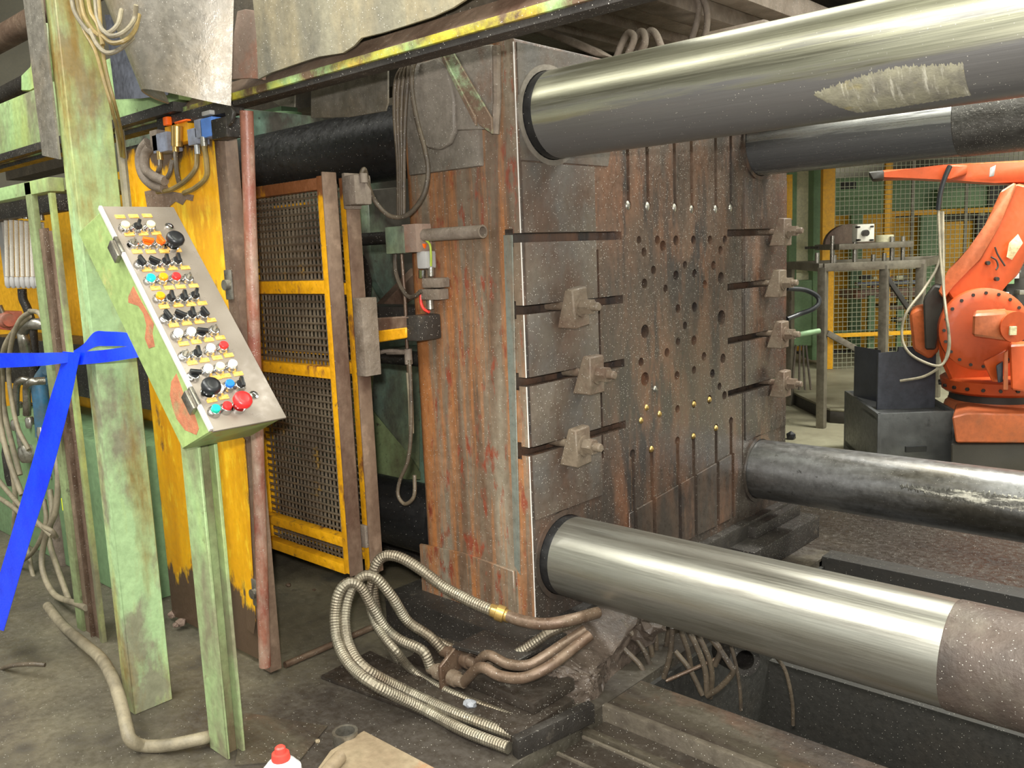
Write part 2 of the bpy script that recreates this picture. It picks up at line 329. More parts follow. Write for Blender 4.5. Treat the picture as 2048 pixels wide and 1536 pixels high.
Mt['dusty_lip'] = grime('dusty_rail_lip', (92, 84, 72), (66, 58, 50), .4, 7, sharp=.15, rough=.6, bump=.4, bsc=80, speck=.02)
Mt['rub'] = grime('rubbed_grey_steel', (112, 116, 108), (122, 98, 78), .25, 6, (3, 3, .4), .12, rough=.35, metal=.2, bump=.1)
Mt['rust_orange'] = grime('bare_orange_rust', (182, 114, 80), (158, 130, 92), .32, 16, sharp=.08, c3=(160, 96, 70), amt3=.4, sc3=9, rough=.75, bump=.4)
Mt['glass'] = grime('cloudy_meter_tube', (222, 216, 204), rough=.25, bump=.02, var=.06)
Mt['glass'].node_tree.nodes['Principled BSDF'].inputs['Transmission Weight'].default_value = .2
Mt['red_valve'] = grime('red_cast_valve', (178, 84, 62), (140, 100, 84), .4, 8, sharp=.15, rough=.5, bump=.2)
Mt['blue_hose'] = grime('blue_hydraulic_hose', (52, 110, 146), (84, 98, 104), .4, 8, sharp=.15, rough=.45, bump=.2)
Mt['can'] = plain('white_can_lacquer', (226, 228, 230), .25, .2)
Mt['cap_red'] = plain('red_spray_cap', (236, 70, 60), .35)
Mt['board'] = grime('brown_grey_board', (138, 124, 100), (112, 94, 74), .4, 4, sharp=.2, c4=(156, 100, 62), amt4=.16, sc4=6, rough=.6, bump=.2)
Mt['lump'] = grime('grey_crumpled_scrap', (140, 142, 148), (100, 100, 104), .4, 12, sharp=.15, rough=.6, bump=.4)
Mt['lime'] = plain('lime_cable_marker', (214, 226, 24), .4)
Mt['gy_wire'] = plain('green_yellow_wire', (158, 176, 60), .45)
Mt['paper'] = grime('pale_sticker', (222, 214, 170), (190, 180, 140), .4, 30, (1, 1, 3), .08, rough=.6, bump=0)
Mt['pvc'] = plain('grey_plastic_connector', (164, 162, 160), .4)

# ------------------------------------------------------------------ the hall
def struct(name, bm, mat, **k):
    o = obj(name, bm, mat, None, kind='structure', **k); return o
b = bm_(); box(b, (-11, -5, -1.0), (7, 1.2, 0)); box(b, (-11, 1.2, -1.0), (-1.44, 3.5, 0)); box(b, (1.9, 1.2, -1.0), (7, 3.5, 0)); struct('floor', b, Mt['concrete'])
b = bm_(); box(b, (-11, 4.5, -.2), (7, 14, -.002)); struct('floor_far', b, Mt['far_floor'])
b = bm_(); box(b, (-11, 3.5, -1.0), (7, 4.5, 0)); struct('floor_oily', b, Mt['oily_floor'])
b = bm_(); box(b, (-1.44, 1.2, -1.0), (1.9, 3.5, -.8)); struct('floor_pit', b, Mt['pit'])
b = bm_(); box(b, (-11, 13.4, 0), (7, 13.6, 6)); struct('wall_back', b, Mt['bg_wall'])
b = bm_(); box(b, (-11.2, -5, 0), (-11, 13.6, 6)); struct('wall_left', b, Mt['bg_wall'])
b = bm_(); box(b, (-11.2, -5, 6), (7, 13.6, 6.15)); struct('ceiling', b, Mt['bg_ceil'])

# ------------------------------------------------------------------ machine bed at the lower right
bed = thing('machine_bed', 'long dark steel machine bed with stepped rails running to lower right', 'machine bed', (-1.44, 1.7, 0))
for k, (y0, y1, z) in enumerate(((1.20, 1.315, -.035), (1.32, 1.435, -.032), (1.44, 1.555, -.036), (1.56, 1.665, -.033), (1.67, 1.775, -.036))):
    b = bm_(); box(b, (-1.42, y0, -.2), (1.9, y1, z), .004); obj('bed_plank', b, Mt['oily_floor'], bed)
    b = bm_(); box(b, (-1.42, y1 - .012, z - .01), (1.9, y1 - .004, z + .008), .002); obj('plank_lip', b, Mt['dusty_lip'], bed)
b = bm_(); box(b, (-1.43, 1.778, -.6), (1.9, 1.80, -.02), .004); obj('ridge', b, Mt['bed_steel'], bed)
b = bm_(); box(b, (-1.43, 1.802, -.6), (1.9, 1.882, -.04), .004); obj('inner_plank', b, Mt['oily_floor'], bed)
b = bm_(); box(b, (-1.44, 1.884, -.3), (1.9, 1.906, .005), .004); obj('rail_lip', b, Mt['dusty_lip'], bed)
b = bm_(); box(b, (-1.44, 1.908, -.9), (1.9, 2.085, .0), .006); obj('slide_rail', b, Mt['bed_steel'], bed)
b = bm_(); box(b, (-1.44, 3.40, -.9), (1.9, 3.50, .01), .006); box(b, (-1.6, 3.38, -.9), (-1.44, 3.5, -.01)); obj('far_rail', b, Mt['pit'], bed)
b = bm_(); box(b, (-1.50, 2.086, -.79), (-1.425, 3.399, -.03)); box(b, (-1.44, 2.9, -.8), (1.9, 3.05, -.25)); obj('pit_wall', b, Mt['pit'], bed)

# ------------------------------------------------------------------ moving platen
XP, XB, YN, YF, ZB, ZT = -1.70, -2.22, 1.905, 3.615, .16, 1.89
YB1, YB2, ZL, ZU, RB = 2.05, 3.36, .355, 1.692, .124
pl = thing('machine_platen', 'huge oily brown steel platen block with slots holes and four bars through it', 'platen', (-1.95, 2.75, 0))
b = bm_(); v = hexa(b, [(XB, YN, ZB), (XP, YN, ZB), (XP, YF, ZB - .02), (XB, YF, ZB - .02), (XB, YN, ZT), (XP, YN, ZT), (XP, YF, ZT - .01), (XB, YF, ZT - .01)])
ed = [e for e in b.edges if all(abs(q.co.x - XB) < .001 and abs(q.co.y - YN) < .001 for q in e.verts)]
bmesh.ops.bevel(b, geom=ed, offset=.07, segments=6, affect='EDGES', profile=.5)
ed = [e for e in b.edges if all(abs(q.co.x - XP) < .001 for q in e.verts)]
bmesh.ops.bevel(b, geom=ed, offset=.004, segments=2, affect='EDGES', profile=.5)
body = obj('platen_body', b, [Mt['face'], Mt['side'], Mt['side_top'], Mt['face_edge'], Mt['pipe_rusty']], pl)
off = Vector(pl.location)
cut = bm_(); O = lambda *p: Vector(p)
def cbox(b, lo, hi): box(b, O(*lo), O(*hi))
SLOTZ = (1.342, 1.134, .922, .712)
for z in SLOTZ:
    for y0, y1 in ((YN - .05, 2.40), (3.10, YF + .05)):
        cbox(cut, (XP - .032, y0, z - .0135), (XP + .02, y1, z + .0135))
        cyl(cut, O(XP - .032, y1 if y0 < 2 else y0, z), O(XP + .02, y1 if y0 < 2 else y0, z), .0138, n=16) if False else None
boolean(body, [cut])
cut = bm_()
for z in SLOTZ:
    for y0, y1 in ((YN - .05, 2.41), (3.09, YF + .05)): cbox(cut, (XP - .062, y0, z - .026), (XP - .030, y1, z + .026))
boolean(body, [cut])
cut = bm_()
for y in (YB1, YB2):
    for z in (ZL, ZU): cyl(cut, O(XP - .05, y, z), O(XP + .1, y, z), RB + .012, n=40)
HOLES = [(1278,480,8),(1315,480,9),(1352,481,10),(1387,480,9),(1420,480,9),(1450,480,9),(1326,492,11),(1288,504,9),(1441,501,9),(1370,530,8),(1427,531,9),(1307,540,9),(1389,547,9),(1352,551,10),(1442,556,12),(1289,567,10),(1410,569,9),(1331,577,8),(1356,617,9),(1389,614,10),(1443,635,15),
         (1290,663,14),(1370,651,8),(1356,683,8),(1388,681,10),(1334,705,9),(1408,713,9),(1446,717,10),(1282,724,9),(1388,740,8),(1425,747,9),(1354,751,9),(1290,758,14),(1439,773,8),(1449,791,9),(1419,799,9),(1388,808,8),(1355,818,8)]
for (u, v_, r) in HOLES:
    p = W(u, v_, X=XP); q = p + Vector((-.03, 0, 0)); dist = (p - CAM).dot(f_)
    cyl(cut, p + Vector((.01, 0, 0)), q, r * dist / FP * 1.0, n=14)
TOPG = [(1257, 410), (1296, 412), (1350, 415), (1384, 418), (1432, 418), (1462, 415)]
BOTG = [(1265, 908), (1303, 900), (1355, 882), (1387, 874), (1432, 856), (1462, 842)]
for (u, v_) in TOPG:
    p = W(u, v_, X=XP); cbox(cut, (XP - .012, p.y - .010, p.z), (XP + .02, p.y + .010, ZT - .08))
for (u, v_) in BOTG:
    p = W(u, v_, X=XP); cbox(cut, (XP - .012, p.y - .011, .22), (XP + .02, p.y + .011, p.z))
boolean(body, [cut])
cut = bm_()
for u, v_ in TOPG + BOTG:
    p = W(u, v_, X=XP); cyl(cut, p + Vector((.02, 0, 0)), p + Vector((-.022, 0, 0)), .0165, n=14)
# seams of the inserted mounting plate
cbox(cut, (XP - .008, 2.262, .62), (XP + .02, 2.272, 1.30)); cbox(cut, (XP - .008, 3.215, .40), (XP + .02, 3.222, 1.45))
boolean(body, [cut])
sharpen(body, 30)
for p in body.data.polygons:
    c = p.center + off
    if p.normal.x > .5 and c.x > XP - .05: p.material_index = 0
    if p.normal.y < -.25 and c.y < YN + .075 and c.x < XP - .001: p.material_index = 1
    if p.normal.z > .6 and c.z > ZT - .1: p.material_index = 2
    if abs(c.x - XP + .012) < .002 and abs(p.normal.x) > .5: p.material_index = 3 if c.z > 1.3 else 4
# lower face plate, slightly proud, and edge cheeks of greyer metal
b = bm_(); prism(b, [(XP, 2.40, .20), (XP, 3.14, .20), (XP, 3.14, .468), (XP, 2.40, .40)], (.008, 0, 0), .002); lower = obj('lower_plate', b, Mt['face'], pl)
cut = bm_()
for (u, v_) in BOTG:
    p = W(u, v_, X=XP); cbox(cut, (XP - .01, p.y - .011, .1), (XP + .03, p.y + .011, p.z))
boolean(lower, [cut])
def cheek(y0, y1, z0, z1, mat='face_edge'):
    b = bm_(); box(b, (XP - .002, y0, z0), (XP + .006, y1, z1), .002); return obj('edge_cheek', b, Mt[mat], pl)
zs = [.50] + [z for z in SLOTZ[::-1]] + [1.555]
for i in range(5):
    cheek(YN + .012, 2.255, zs[i] + (.0135 if i else 0), zs[i + 1] - (.0135 if i < 4 else 0))
    cheek(3.235, YF - .012, zs[i] + (.0135 if i else 0), zs[i + 1] - (.0135 if i < 4 else 0), 'face')
b = bm_(); prism(b, [(XP - .002, YN + .01, 1.56), (XP - .002, 2.33, 1.56), (XP - .002, 2.42, ZT - .01), (XP - .002, YN + .01, ZT - .01)], (.006, 0, 0)); up = obj('corner_cheek', b, Mt['face_edge'], pl)
cut = bm_(); cyl(cut, O(XP - .1, YB1, ZU), O(XP + .1, YB1, ZU), RB + .014, n=40); boolean(up, [cut])
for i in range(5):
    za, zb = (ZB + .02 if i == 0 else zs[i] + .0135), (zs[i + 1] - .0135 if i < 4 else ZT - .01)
    b = bm_(); box(b, (XP - .0025, YN - .0006, za), (XP + .0006, YN + .0012, zb)); obj('worn_edge_highlight', b, Mt['pale_trim'], pl, label='worn corner edge of the platen with its highlight painted in')  # pale strip paints the bevel highlight onto the worn corner
# glossy grease drops at groove ends, bright plugs in holes
for u, v_ in TOPG:
    p = W(u, v_, X=XP); b = bm_(); bmesh.ops.create_uvsphere(b, u_segments=10, v_segments=8, radius=.013, matrix=Matrix.Translation(p + Vector((-.006, 0, -.002))) @ Matrix.Diagonal((.8, 1, 1.35, 1))); obj('grease_drop', b, Mt['steel'], pl, smooth=60)
for u, v_ in ((1310, 778), (1293, 815), (1282, 841), (1319, 828), (1303, 898), (1387, 872), (1419, 799), (1388, 808), (1432, 856)):
    p = W(u, v_, X=XP); b = bm_(); bmesh.ops.create_uvsphere(b, u_segments=10, v_segments=8, radius=.0125, matrix=Matrix.Translation(p + Vector((-.004, 0, 0)))); obj('hole_plug', b, Mt['brass'] if v_ > 790 else Mt['steel'], pl, smooth=60)
# near side: thicker upper casting, rounded boss, seam blocks, ridge pipe
b = bm_(); box(b, (-2.15, YN - .018, 1.555), (-1.835, YN + .01, ZT - .005), .006); obj('upper_side_block', b, Mt['side_top'], pl)
b = bm_(); pts = [W(u, v_, Y=YN - .02) for u, v_ in ((836, 175), (838, 240), (846, 278), (866, 298), (888, 300), (908, 288), (919, 262), (918, 200), (905, 140), (880, 118), (850, 128))]; prism(b, pts, (0, -.022, 0), .005); obj('rounded_boss', b, Mt['side_top'], pl)
b = bm_(); pts = [W(u, v_, Y=YN - .015) for u, v_ in ((918, 262), (992, 258), (990, 90), (900, 100))]; prism(b, pts, (0, -.014, 0), .003); obj('step_block', b, Mt['side_top'], pl)
b = bm_(); tube(b, [W(993, 92, Y=YN - .02), W(994, 200, Y=YN - .02), W(990, 268, Y=YN - .02)], .013, smooth=False); obj('ridge_pipe', b, Mt['dusty'], pl)
b = bm_(); pts = [W(u, v_, Y=YN) for u, v_ in ((843, 1086), (930, 1104), (1032, 1140), (1036, 1236), (852, 1232))]; prism(b, pts, (0, -.012, 0), .003); obj('lower_side_block', b, Mt['side'], pl)
b = bm_(); pts = [W(u, v_, Y=YN) for u, v_ in ((1026, 470), (1042, 1150), (1030, 1130), (1008, 470))]; prism(b, pts, (0, -.004, 0), .001); obj('rubbed_strip', b, Mt['rub'], pl)
# base under the platen
b = bm_(); box(b, (-2.30, 1.80, .0), (-1.665, 3.70, .165), .01); obj('slide_base', b, Mt['dark'], pl)
b = bm_(); box(b, (-1.70, 3.05, .0), (-1.56, 3.66, .10), .006); box(b, (-1.70, 3.2, .1), (-1.63, 3.62, .15), .006); obj('far_shoe', b, Mt['dark'], pl)
b = bm_(); prism(b, [(-1.69, 1.84, .02), (-1.69, 2.45, .02), (-1.56, 2.38, .02), (-1.52, 2.02, .02), (-1.47, 1.90, .02), (-1.55, 1.80, .02)], (0, 0, .13), .02); bmesh.ops.triangulate(b, faces=b.faces); bmesh.ops.subdivide_edges(b, edges=b.edges, cuts=7, use_grid_fill=True)
for w in b.verts: w.co += Vector((random.uniform(-1, 1), random.uniform(-1, 1), random.uniform(-1, 1))) * .005 + Vector((0, 0, -.5 * max(0, w.co.x + 1.62)))
obj('grime_ledge', b, Mt['ledge'], pl, smooth=60)
b = bm_(); box(b, (-2.05, 1.56, .0), (-1.47, 1.80, .05), .006); box(b, (-2.0, 1.66, .05), (-1.5, 1.84, .085), .006); obj('near_shoe', b, Mt['oily_floor'], pl)
b = bm_(); obox(b, (-1.475, 1.54, 0), (.045, .27, 0), (.028, -.008, 0), (0, 0, .055), .003); obj('end_bar', b, Mt['dark'], pl)
# collars round the bars
for y, z, m in ((YB1, ZU, 'side_top'), (YB2, ZU, 'face'), (YB1, ZL, 'face'), (YB2, ZL, 'face')):
    b = bm_(); ringpipe(b, (XP - .01, y, z), (XP + .0075, y, z), RB + .019, .016, 40); obj('bar_collar', b, Mt[m], pl)

# ------------------------------------------------------------------ tie bars
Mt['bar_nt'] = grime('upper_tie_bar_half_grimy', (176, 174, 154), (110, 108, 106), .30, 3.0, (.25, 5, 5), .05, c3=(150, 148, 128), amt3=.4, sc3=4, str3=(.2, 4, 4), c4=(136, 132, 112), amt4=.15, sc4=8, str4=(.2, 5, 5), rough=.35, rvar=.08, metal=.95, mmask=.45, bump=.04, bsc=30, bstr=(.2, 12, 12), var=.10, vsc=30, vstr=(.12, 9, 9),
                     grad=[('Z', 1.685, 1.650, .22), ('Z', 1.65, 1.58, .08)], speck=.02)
def tiebar(y, z, label, mat, pieces=(), rear=True):
    t = thing('tie_bar', label, 'tie bar', (-1.7, y, z), 'four tie bars through the platen')
    b = bm_(); cyl(b, (XP - .045, y, z), (1.5, y, z), RB, n=64, caps=True); obj('front_rod', b, mat, t)
    if y < 3 :
        b = bm_(); lathe(b, (XP - .02, y, z), (1, 0, 0), [(0, RB + .0004), (.002, RB + .0008), (.052, RB + .0008), (.056, RB + .0002)], 64); obj('oil_band', b, Mt['bar_dark'], t)
    if rear:
        b = bm_(); cyl(b, (-4.3, y, z), (XB - .0, y, z), RB, n=40); obj('rear_rod', b, Mt['bar_dark'], t, label='rear length of the bar, its shade painted in black')  # near-black colour paints in the shade behind the platen
    for x0, x1, dr, m, n in pieces:
        b = bm_(); lathe(b, (x0, y, z), (1, 0, 0), [(0, RB + .0005), (.003, RB + dr), (x1 - x0 - .003, RB + dr), (x1 - x0, RB + .0005)], 64); obj(n, b, m, t)
    return t
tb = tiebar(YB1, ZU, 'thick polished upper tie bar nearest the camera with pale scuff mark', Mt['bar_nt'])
# dried scuff: a thin crust following the bar, ragged outline
def crust(name, y, z, outline, mat, parent, h=.0012, nx=140, na=14):
    # outline(s) -> (a0, a1) angle range in degrees measured from straight toward -y, positive up; s along x in 0..1
    b = bm_(); x0, x1 = outline['x']; rows = []
    for i in range(nx + 1):
        s = i / nx; a0, a1 = outline['f'](s); r = []
        for j in range(na + 1):
            a = math.radians(a0 + (a1 - a0) * j / na)
            q = RB + h * min(1, 4 * min(j, na - j) / na + .12)
            r.append(Vector((x0 + (x1 - x0) * s, y - q * math.cos(a), z + q * math.sin(a))))
        rows.append(r)
    sheet(b, rows, .0008); return obj(name, b, mat, parent)
def rag(i, k): return (math.sin(i * 37.1 + k) + math.sin(i * 91.7 + 2 * k) + math.sin(i * 171.3 + k * k)) / 3
def ang(u, v_, y, z):                            # where a sight line meets the bar: (x, angle)
    d = ray(u, v_); A = d.y ** 2 + d.z ** 2; Bq = 2 * (d.y * (-y) + d.z * (CAM.z - z)); Cq = y * y + (CAM.z - z) ** 2 - RB ** 2
    t = (-Bq - math.sqrt(max(0, Bq * Bq - 4 * A * Cq))) / (2 * A); p = CAM + d * t
    return p.x, math.degrees(math.atan2(p.z - z, -(p.y - y)))
xa, a1 = ang(1628, 190, YB1, ZU); xb, a2 = ang(1930, 150, YB1, ZU); xm, am = ang(1780, 140, YB1, ZU); xm2, am2 = ang(1740, 222, YB1, ZU); x5, a5 = ang(1900, 195, YB1, ZU)
crust('scuff_patch', YB1, ZU, {'x': (xa, xb), 'f': lambda s: ((a1 + (am2 - a1) * min(1, s * 4) + (a5 - am2) * max(0, s - .5) * 1.7) + 1.6 * rag(s * 4, 1) - .5, a1 + 2 + (am - a1) * math.sin(min(1, s * 1.5) * math.pi / 2) * (1 - .55 * max(0, s - .6) / .4) + 3.0 * rag(s * 3, 5))}, Mt['scuff'], tb)
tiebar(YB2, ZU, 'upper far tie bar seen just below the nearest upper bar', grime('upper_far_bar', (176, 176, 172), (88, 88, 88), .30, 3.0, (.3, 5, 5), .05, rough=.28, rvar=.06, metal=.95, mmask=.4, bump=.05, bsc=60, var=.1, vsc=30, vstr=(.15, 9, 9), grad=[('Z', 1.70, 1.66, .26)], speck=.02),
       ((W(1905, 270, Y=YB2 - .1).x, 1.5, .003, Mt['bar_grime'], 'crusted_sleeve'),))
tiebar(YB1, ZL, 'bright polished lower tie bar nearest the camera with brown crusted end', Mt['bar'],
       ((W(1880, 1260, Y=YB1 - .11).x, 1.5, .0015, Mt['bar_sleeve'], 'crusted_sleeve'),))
tb = tiebar(YB2, ZL, 'lower far tie bar with silvery scratches in front of the robot', grime('lower_far_bar', (146, 146, 146), (96, 92, 84), .38, 3, (.6, 3, 3), .12, c4=(60, 58, 54), amt4=.12, sc4=34, rough=.38, rvar=.08, metal=.85, bump=.1, bsc=60, speck=.02, grad=[('X', -1.2, -.7, .10)]))
xa, a1 = ang(1800, 972, YB2, ZL); xb, a2 = ang(2040, 1000, YB2, ZL)
crust('scratched_patch', YB2, ZL, {'x': (xa, xb + .1), 'f': lambda s: (a1 - 2 - 9 * min(1, 2 * s) + 5 * rag(s * 3, 3), a1 + 2 + 7 * min(1, 2 * s) + 5 * rag(s * 4, 7))}, grime('silver_scratches', (190, 186, 172), (92, 90, 84), .62, 14, (.8, 5, 5), .06, rough=.35, metal=.6, bump=.3, speck=.06), tb, .001)

# ------------------------------------------------------------------ die clamps
def make_clamp(p, label, s=1.0, turn=0.0):
    t = thing('die_clamp', label, 'clamp', p, 'wedge clamps in the platen slots')
    def L(x, y, z):
        c, q = math.cos(turn), math.sin(turn); return Vector(p) + Vector((x * s, (y * c - z * q) * s, (y * q + z * c) * s))
    b = bm_()
    prism(b, [L(.004, -.036, -.062), L(.078, -.036, -.062), L(.078, -.036, .055), L(.048, -.036, .058)], L(0, .072, 0) - L(0, 0, 0), .004); obj('wedge', b, Mt['clamp'], t)
    b = bm_(); cyl(b, L(.076, 0, .0), L(.084, 0, .0), .032 * s, n=20); obj('washer', b, Mt['clamp'], t)
    b = bm_(); cyl(b, L(.083, 0, 0), L(.118, 0, 0), .024 * s, n=6); obj('nut', b, Mt['clamp'], t)
    b = bm_(); cyl(b, L(-.055, 0, 0), L(.138, 0, 0), .0135 * s, n=14); cyl(b, L(.138, 0, 0), L(.143, 0, 0), .0135 * s, .011 * s, n=14); obj('stud', b, Mt['clamp'], t)
    return t
for (u, v_, i, tx, tn) in ((1120, 632, 1, 'second slot from top at near platen edge', .10), (1153, 768, 2, 'third slot from top at near platen edge', 0), (1126, 908, 3, 'lowest slot at near platen edge', .05)):
    p = W(u, v_, X=XP); make_clamp((XP + .006, p.y, SLOTZ[i]), 'brown wedge clamp bolted in the ' + tx, 1.0, tn)
for (u, v_, i, tx) in ((1540, 478, 0, 'topmost'), (1530, 578, 1, 'second from top'), (1535, 680, 2, 'third from top'), (1540, 785, 3, 'lowest')):
    p = W(u, v_, X=XP); make_clamp((XP + .006, p.y, SLOTZ[i]), 'grey wedge clamp at the far edge of the platen, %s of four' % tx, .95)

# ------------------------------------------------------------------ rear structure behind the gate
rp = thing('rear_machine_frame', 'teal painted rear machine casting seen through gap behind yellow gate', 'machine frame', (-3.8, 2.8, 0))
b = bm_(); box(b, (-4.4, 1.95, .05), (-3.4, 3.9, 1.95), .02); obj('casting', b, Mt['teal'], rp)
XR = -3.25
def rprism(name, pts, mat, X=XR, th=-.06):
    b = bm_(); prism(b, [W(u, v_, X=X) for u, v_ in pts], (th, 0, 0), .004); return obj(name, b, Mt[mat], rp)
rprism('curved_link', [(700, 495), (715, 490), (735, 520), (745, 560), (742, 600), (722, 612), (700, 610)], 'dark', -3.1)
rprism('teal_web', [(735, 380), (838, 370), (838, 625), (780, 610), (752, 560), (742, 500)], 'teal', -3.22)
rprism('diagonal_brace', [(838, 535), (838, 590), (800, 618), (758, 618)], 'brown_steel', -3.15)
rprism('lower_gusset', [(742, 700), (840, 690), (840, 940), (815, 905), (742, 815)], 'teal', -3.3)
rprism('pale_gusset', [(742, 815), (815, 905), (842, 945), (842, 960), (725, 960)], 'green_dirty', -3.28)
rprism('yellow_rib', [(722, 700), (752, 700), (735, 930), (716, 930)], 'green_rusty', -3.1)
b = bm_(); p = W(700, 605, Y=2.05); q = W(838, 612, Y=2.05); box(b, (p.x - .3, 2.0, q.z - .075), (XB + .02, 2.12, q.z), .004); obj('dusty_beam', b, Mt['dark'], rp)
b = bm_(); p = W(760, 712, Y=2.1); cyl(b, (p.x - .8, 2.1, p.z), (XB + .03, 2.1, p.z), .028); obj('cross_pipe', b, Mt['dark'], rp)
b = bm_(); p = W(740, 478, Y=1.98); cyl(b, (p.x - .6, 1.98, p.z), (XB + .06, 1.98, p.z), .022); obj('guide_rod', b, Mt['dark'], rp)
b = bm_(); cyl(b, W(575, 225, Y=2.6), W(577, 275, Y=2.6), .07); box(b, W(515, 282, Y=2.7), W(562, 212, Y=2.7) + Vector((0, .1, 0))); obj('green_cylinder', b, Mt['bg_green'], rp)
b = bm_(); box(b, (-5.2, 2.4, .0), (-2.3, 3.3, .12), .01); obj('oil_tray', b, Mt['dark'], rp)

# ------------------------------------------------------------------ green channel column and pedestal
def T(pts): return [W(u, v_, Y=y) for u, v_, y in pts]
col = thing('channel_column', 'tall pale green steel channel column with ochre stains at upper left', 'column', (-2.51, 1.055, 0))
b = bm_(); prism(b, [(-2.552, .998, 0), (-2.486, .998, 0), (-2.486, 1.116, 0), (-2.552, 1.116, 0), (-2.552, 1.106, 0), (-2.496, 1.106, 0), (-2.496, 1.008, 0), (-2.552, 1.008, 0)], (0, 0, 2.9), .0025); obj('channel', b, Mt['green_rusty'], col)
b = bm_(); prism(b, [(-2.64, .985, 1.62), (-2.54, .99, 1.60), (-2.54, .99, 2.9), (-2.66, .985, 2.9)], (0, -.006, 0)); obj('grey_strip', b, Mt['chute'], col, label='grey sheet strip hanging along the column')
b = bm_(); tube(b, [(-2.476, 1.128, z) for z in (1.44, 1.55, 1.68)], .0125, smooth=False); obj('conduit', b, Mt['hose'], col)
ped = thing('pedestal_post', 'short pale green channel post standing under the control console', 'post', (-2.09, 1.07, 0))
b = bm_(); prism(b, [(-2.144, 1.050, 0), (-2.050, 1.050, 0), (-2.050, 1.058, 0), (-2.132, 1.058, 0), (-2.132, 1.094, 0), (-2.050, 1.094, 0), (-2.050, 1.104, 0), (-2.144, 1.104, 0)], (0, 0, .93), .002); obj('channel', b, Mt['green'], ped)
b = bm_(); box(b, (-2.085, 1.059, 0), (-2.080, 1.093, .93)); obj('inner_web', b, Mt['green_dirty'], ped)

# ------------------------------------------------------------------ control console
YC = .98; WC = .185
A, A2, B2, B1 = W(205, 418, Y=YC), W(155, 465, Y=YC), W(365, 900, Y=YC), W(427, 862, Y=YC)
con = thing('control_console', 'slanted green control console with grey panel of buttons and knobs on post', 'control panel', tuple(lerp(A2, B2, .9)))
b = bm_(); prism(b, [A, A2, B2, B1], (0, WC, 0), .004); obj('cabinet', b, Mt['box_green'], con)
for pp in ([(267, 572), (257, 593), (257, 605), (277, 612), (287, 627), (293, 650), (290, 677), (298, 697), (310, 693), (305, 667), (308, 647), (297, 627), (283, 603)],
           [(353, 747), (343, 763), (340, 790), (345, 813), (353, 837), (370, 860), (393, 870), (398, 857), (387, 820), (370, 793)]):
    b = bm_(); prism(b, [W(u, v_, Y=YC) for u, v_ in pp], (0, -.0006, 0)); obj('rust_patch', b, Mt['rust_orange'], con, label='bare rusty orange patch on the near side')
eA = (B1 - A).normalized(); nP = Vector((0, 1, 0)).cross(eA).normalized()
if nP.dot(CAM - A) < 0: nP = -nP
b = bm_(); obox(b, A + Vector((0, -.004, 0)) - eA * .004, eA * ((B1 - A).length + .008), (0, WC + .008, 0), nP * .006, .0015); obj('front_panel', b, Mt['panel_steel'], con)
b = bm_(); obox(b, A + Vector((0, -.012, 0)), eA * (B1 - A).length, (0, .008, 0), nP * .012 - nP * 0, .001); obj('edge_trim', b, Mt['pale_trim'], con, label='bright metal trim along the near edge')
for tpos in (.19, .865):
    p = lerp(A, B1, tpos); b = bm_(); obox(b, p + Vector((0, -.020, 0)) - eA * .026 - nP * .028, eA * .052, (0, .012, 0), nP * .028, .002); obox(b, p + Vector((0, -.014, 0)) - eA * .026, eA * .052, (0, .010, 0), nP * .014, .002); obj('latch', b, Mt['steel'], con)
P0 = A + nP * .006; wY = Vector((0, 1, 0))
def on_panel(u, v_, h=0.0): return WP(u, v_, P0 + nP * h, nP)
def button(u, v_, kind, cap):
    h = {'push': .022, 'knob': .026, 'key': .020, 'mush': .040}[kind]
    c = on_panel(u, v_, h); c = c - nP * h
    if kind == 'mush':
        b = bm_(); lathe(b, c, nP, [(0, .017), (.012, .017), (.013, .014)], 20); o = obj('button_base', b, Mt['chrome'], con)
        b = bm_(); lathe(b, c, nP, [(.012, .010), (.026, .012), (.030, .0225), (.038, .0225), (.044, .019), (.046, .010)], 24); obj('mushroom_cap', b, Mt[cap], o, smooth=50); return
    b = bm_(); lathe(b, c, nP, [(0, .0155), (.006, .0155), (.011, .0125), (.013, .0125), (.014, .0108)], 20); o = obj('button_bezel', b, Mt['chrome'], con, smooth=50)
    if kind == 'push':
        b = bm_(); lathe(b, c, nP, [(.012, .0108), (.021, .0108), (.023, .0092)], 20); obj('button_cap', b, Mt[cap], o)
    elif kind == 'knob':
        b = bm_(); lathe(b, c, nP, [(.012, .0105), (.018, .0105)], 18)
        a = random.choice((.2, -.5, .9, 1.3, -.2)); ax = eA * math.cos(a) + wY * math.sin(a); ay = nP.cross(ax)
        obox(b, c + nP * .018 - ax * .0135 - ay * .0042, ax * .027, ay * .0084, nP * .011, .002); obj('selector_knob', b, Mt[cap], o)
    else:
        b = bm_(); lathe(b, c, nP, [(.012, .0095), (.017, .0095)], 18); obox(b, c + nP * .017 - eA * .004 - wY * .0012, eA * .008, wY * .0024, nP * .012); obj('key_lock', b, Mt['steel'], o)
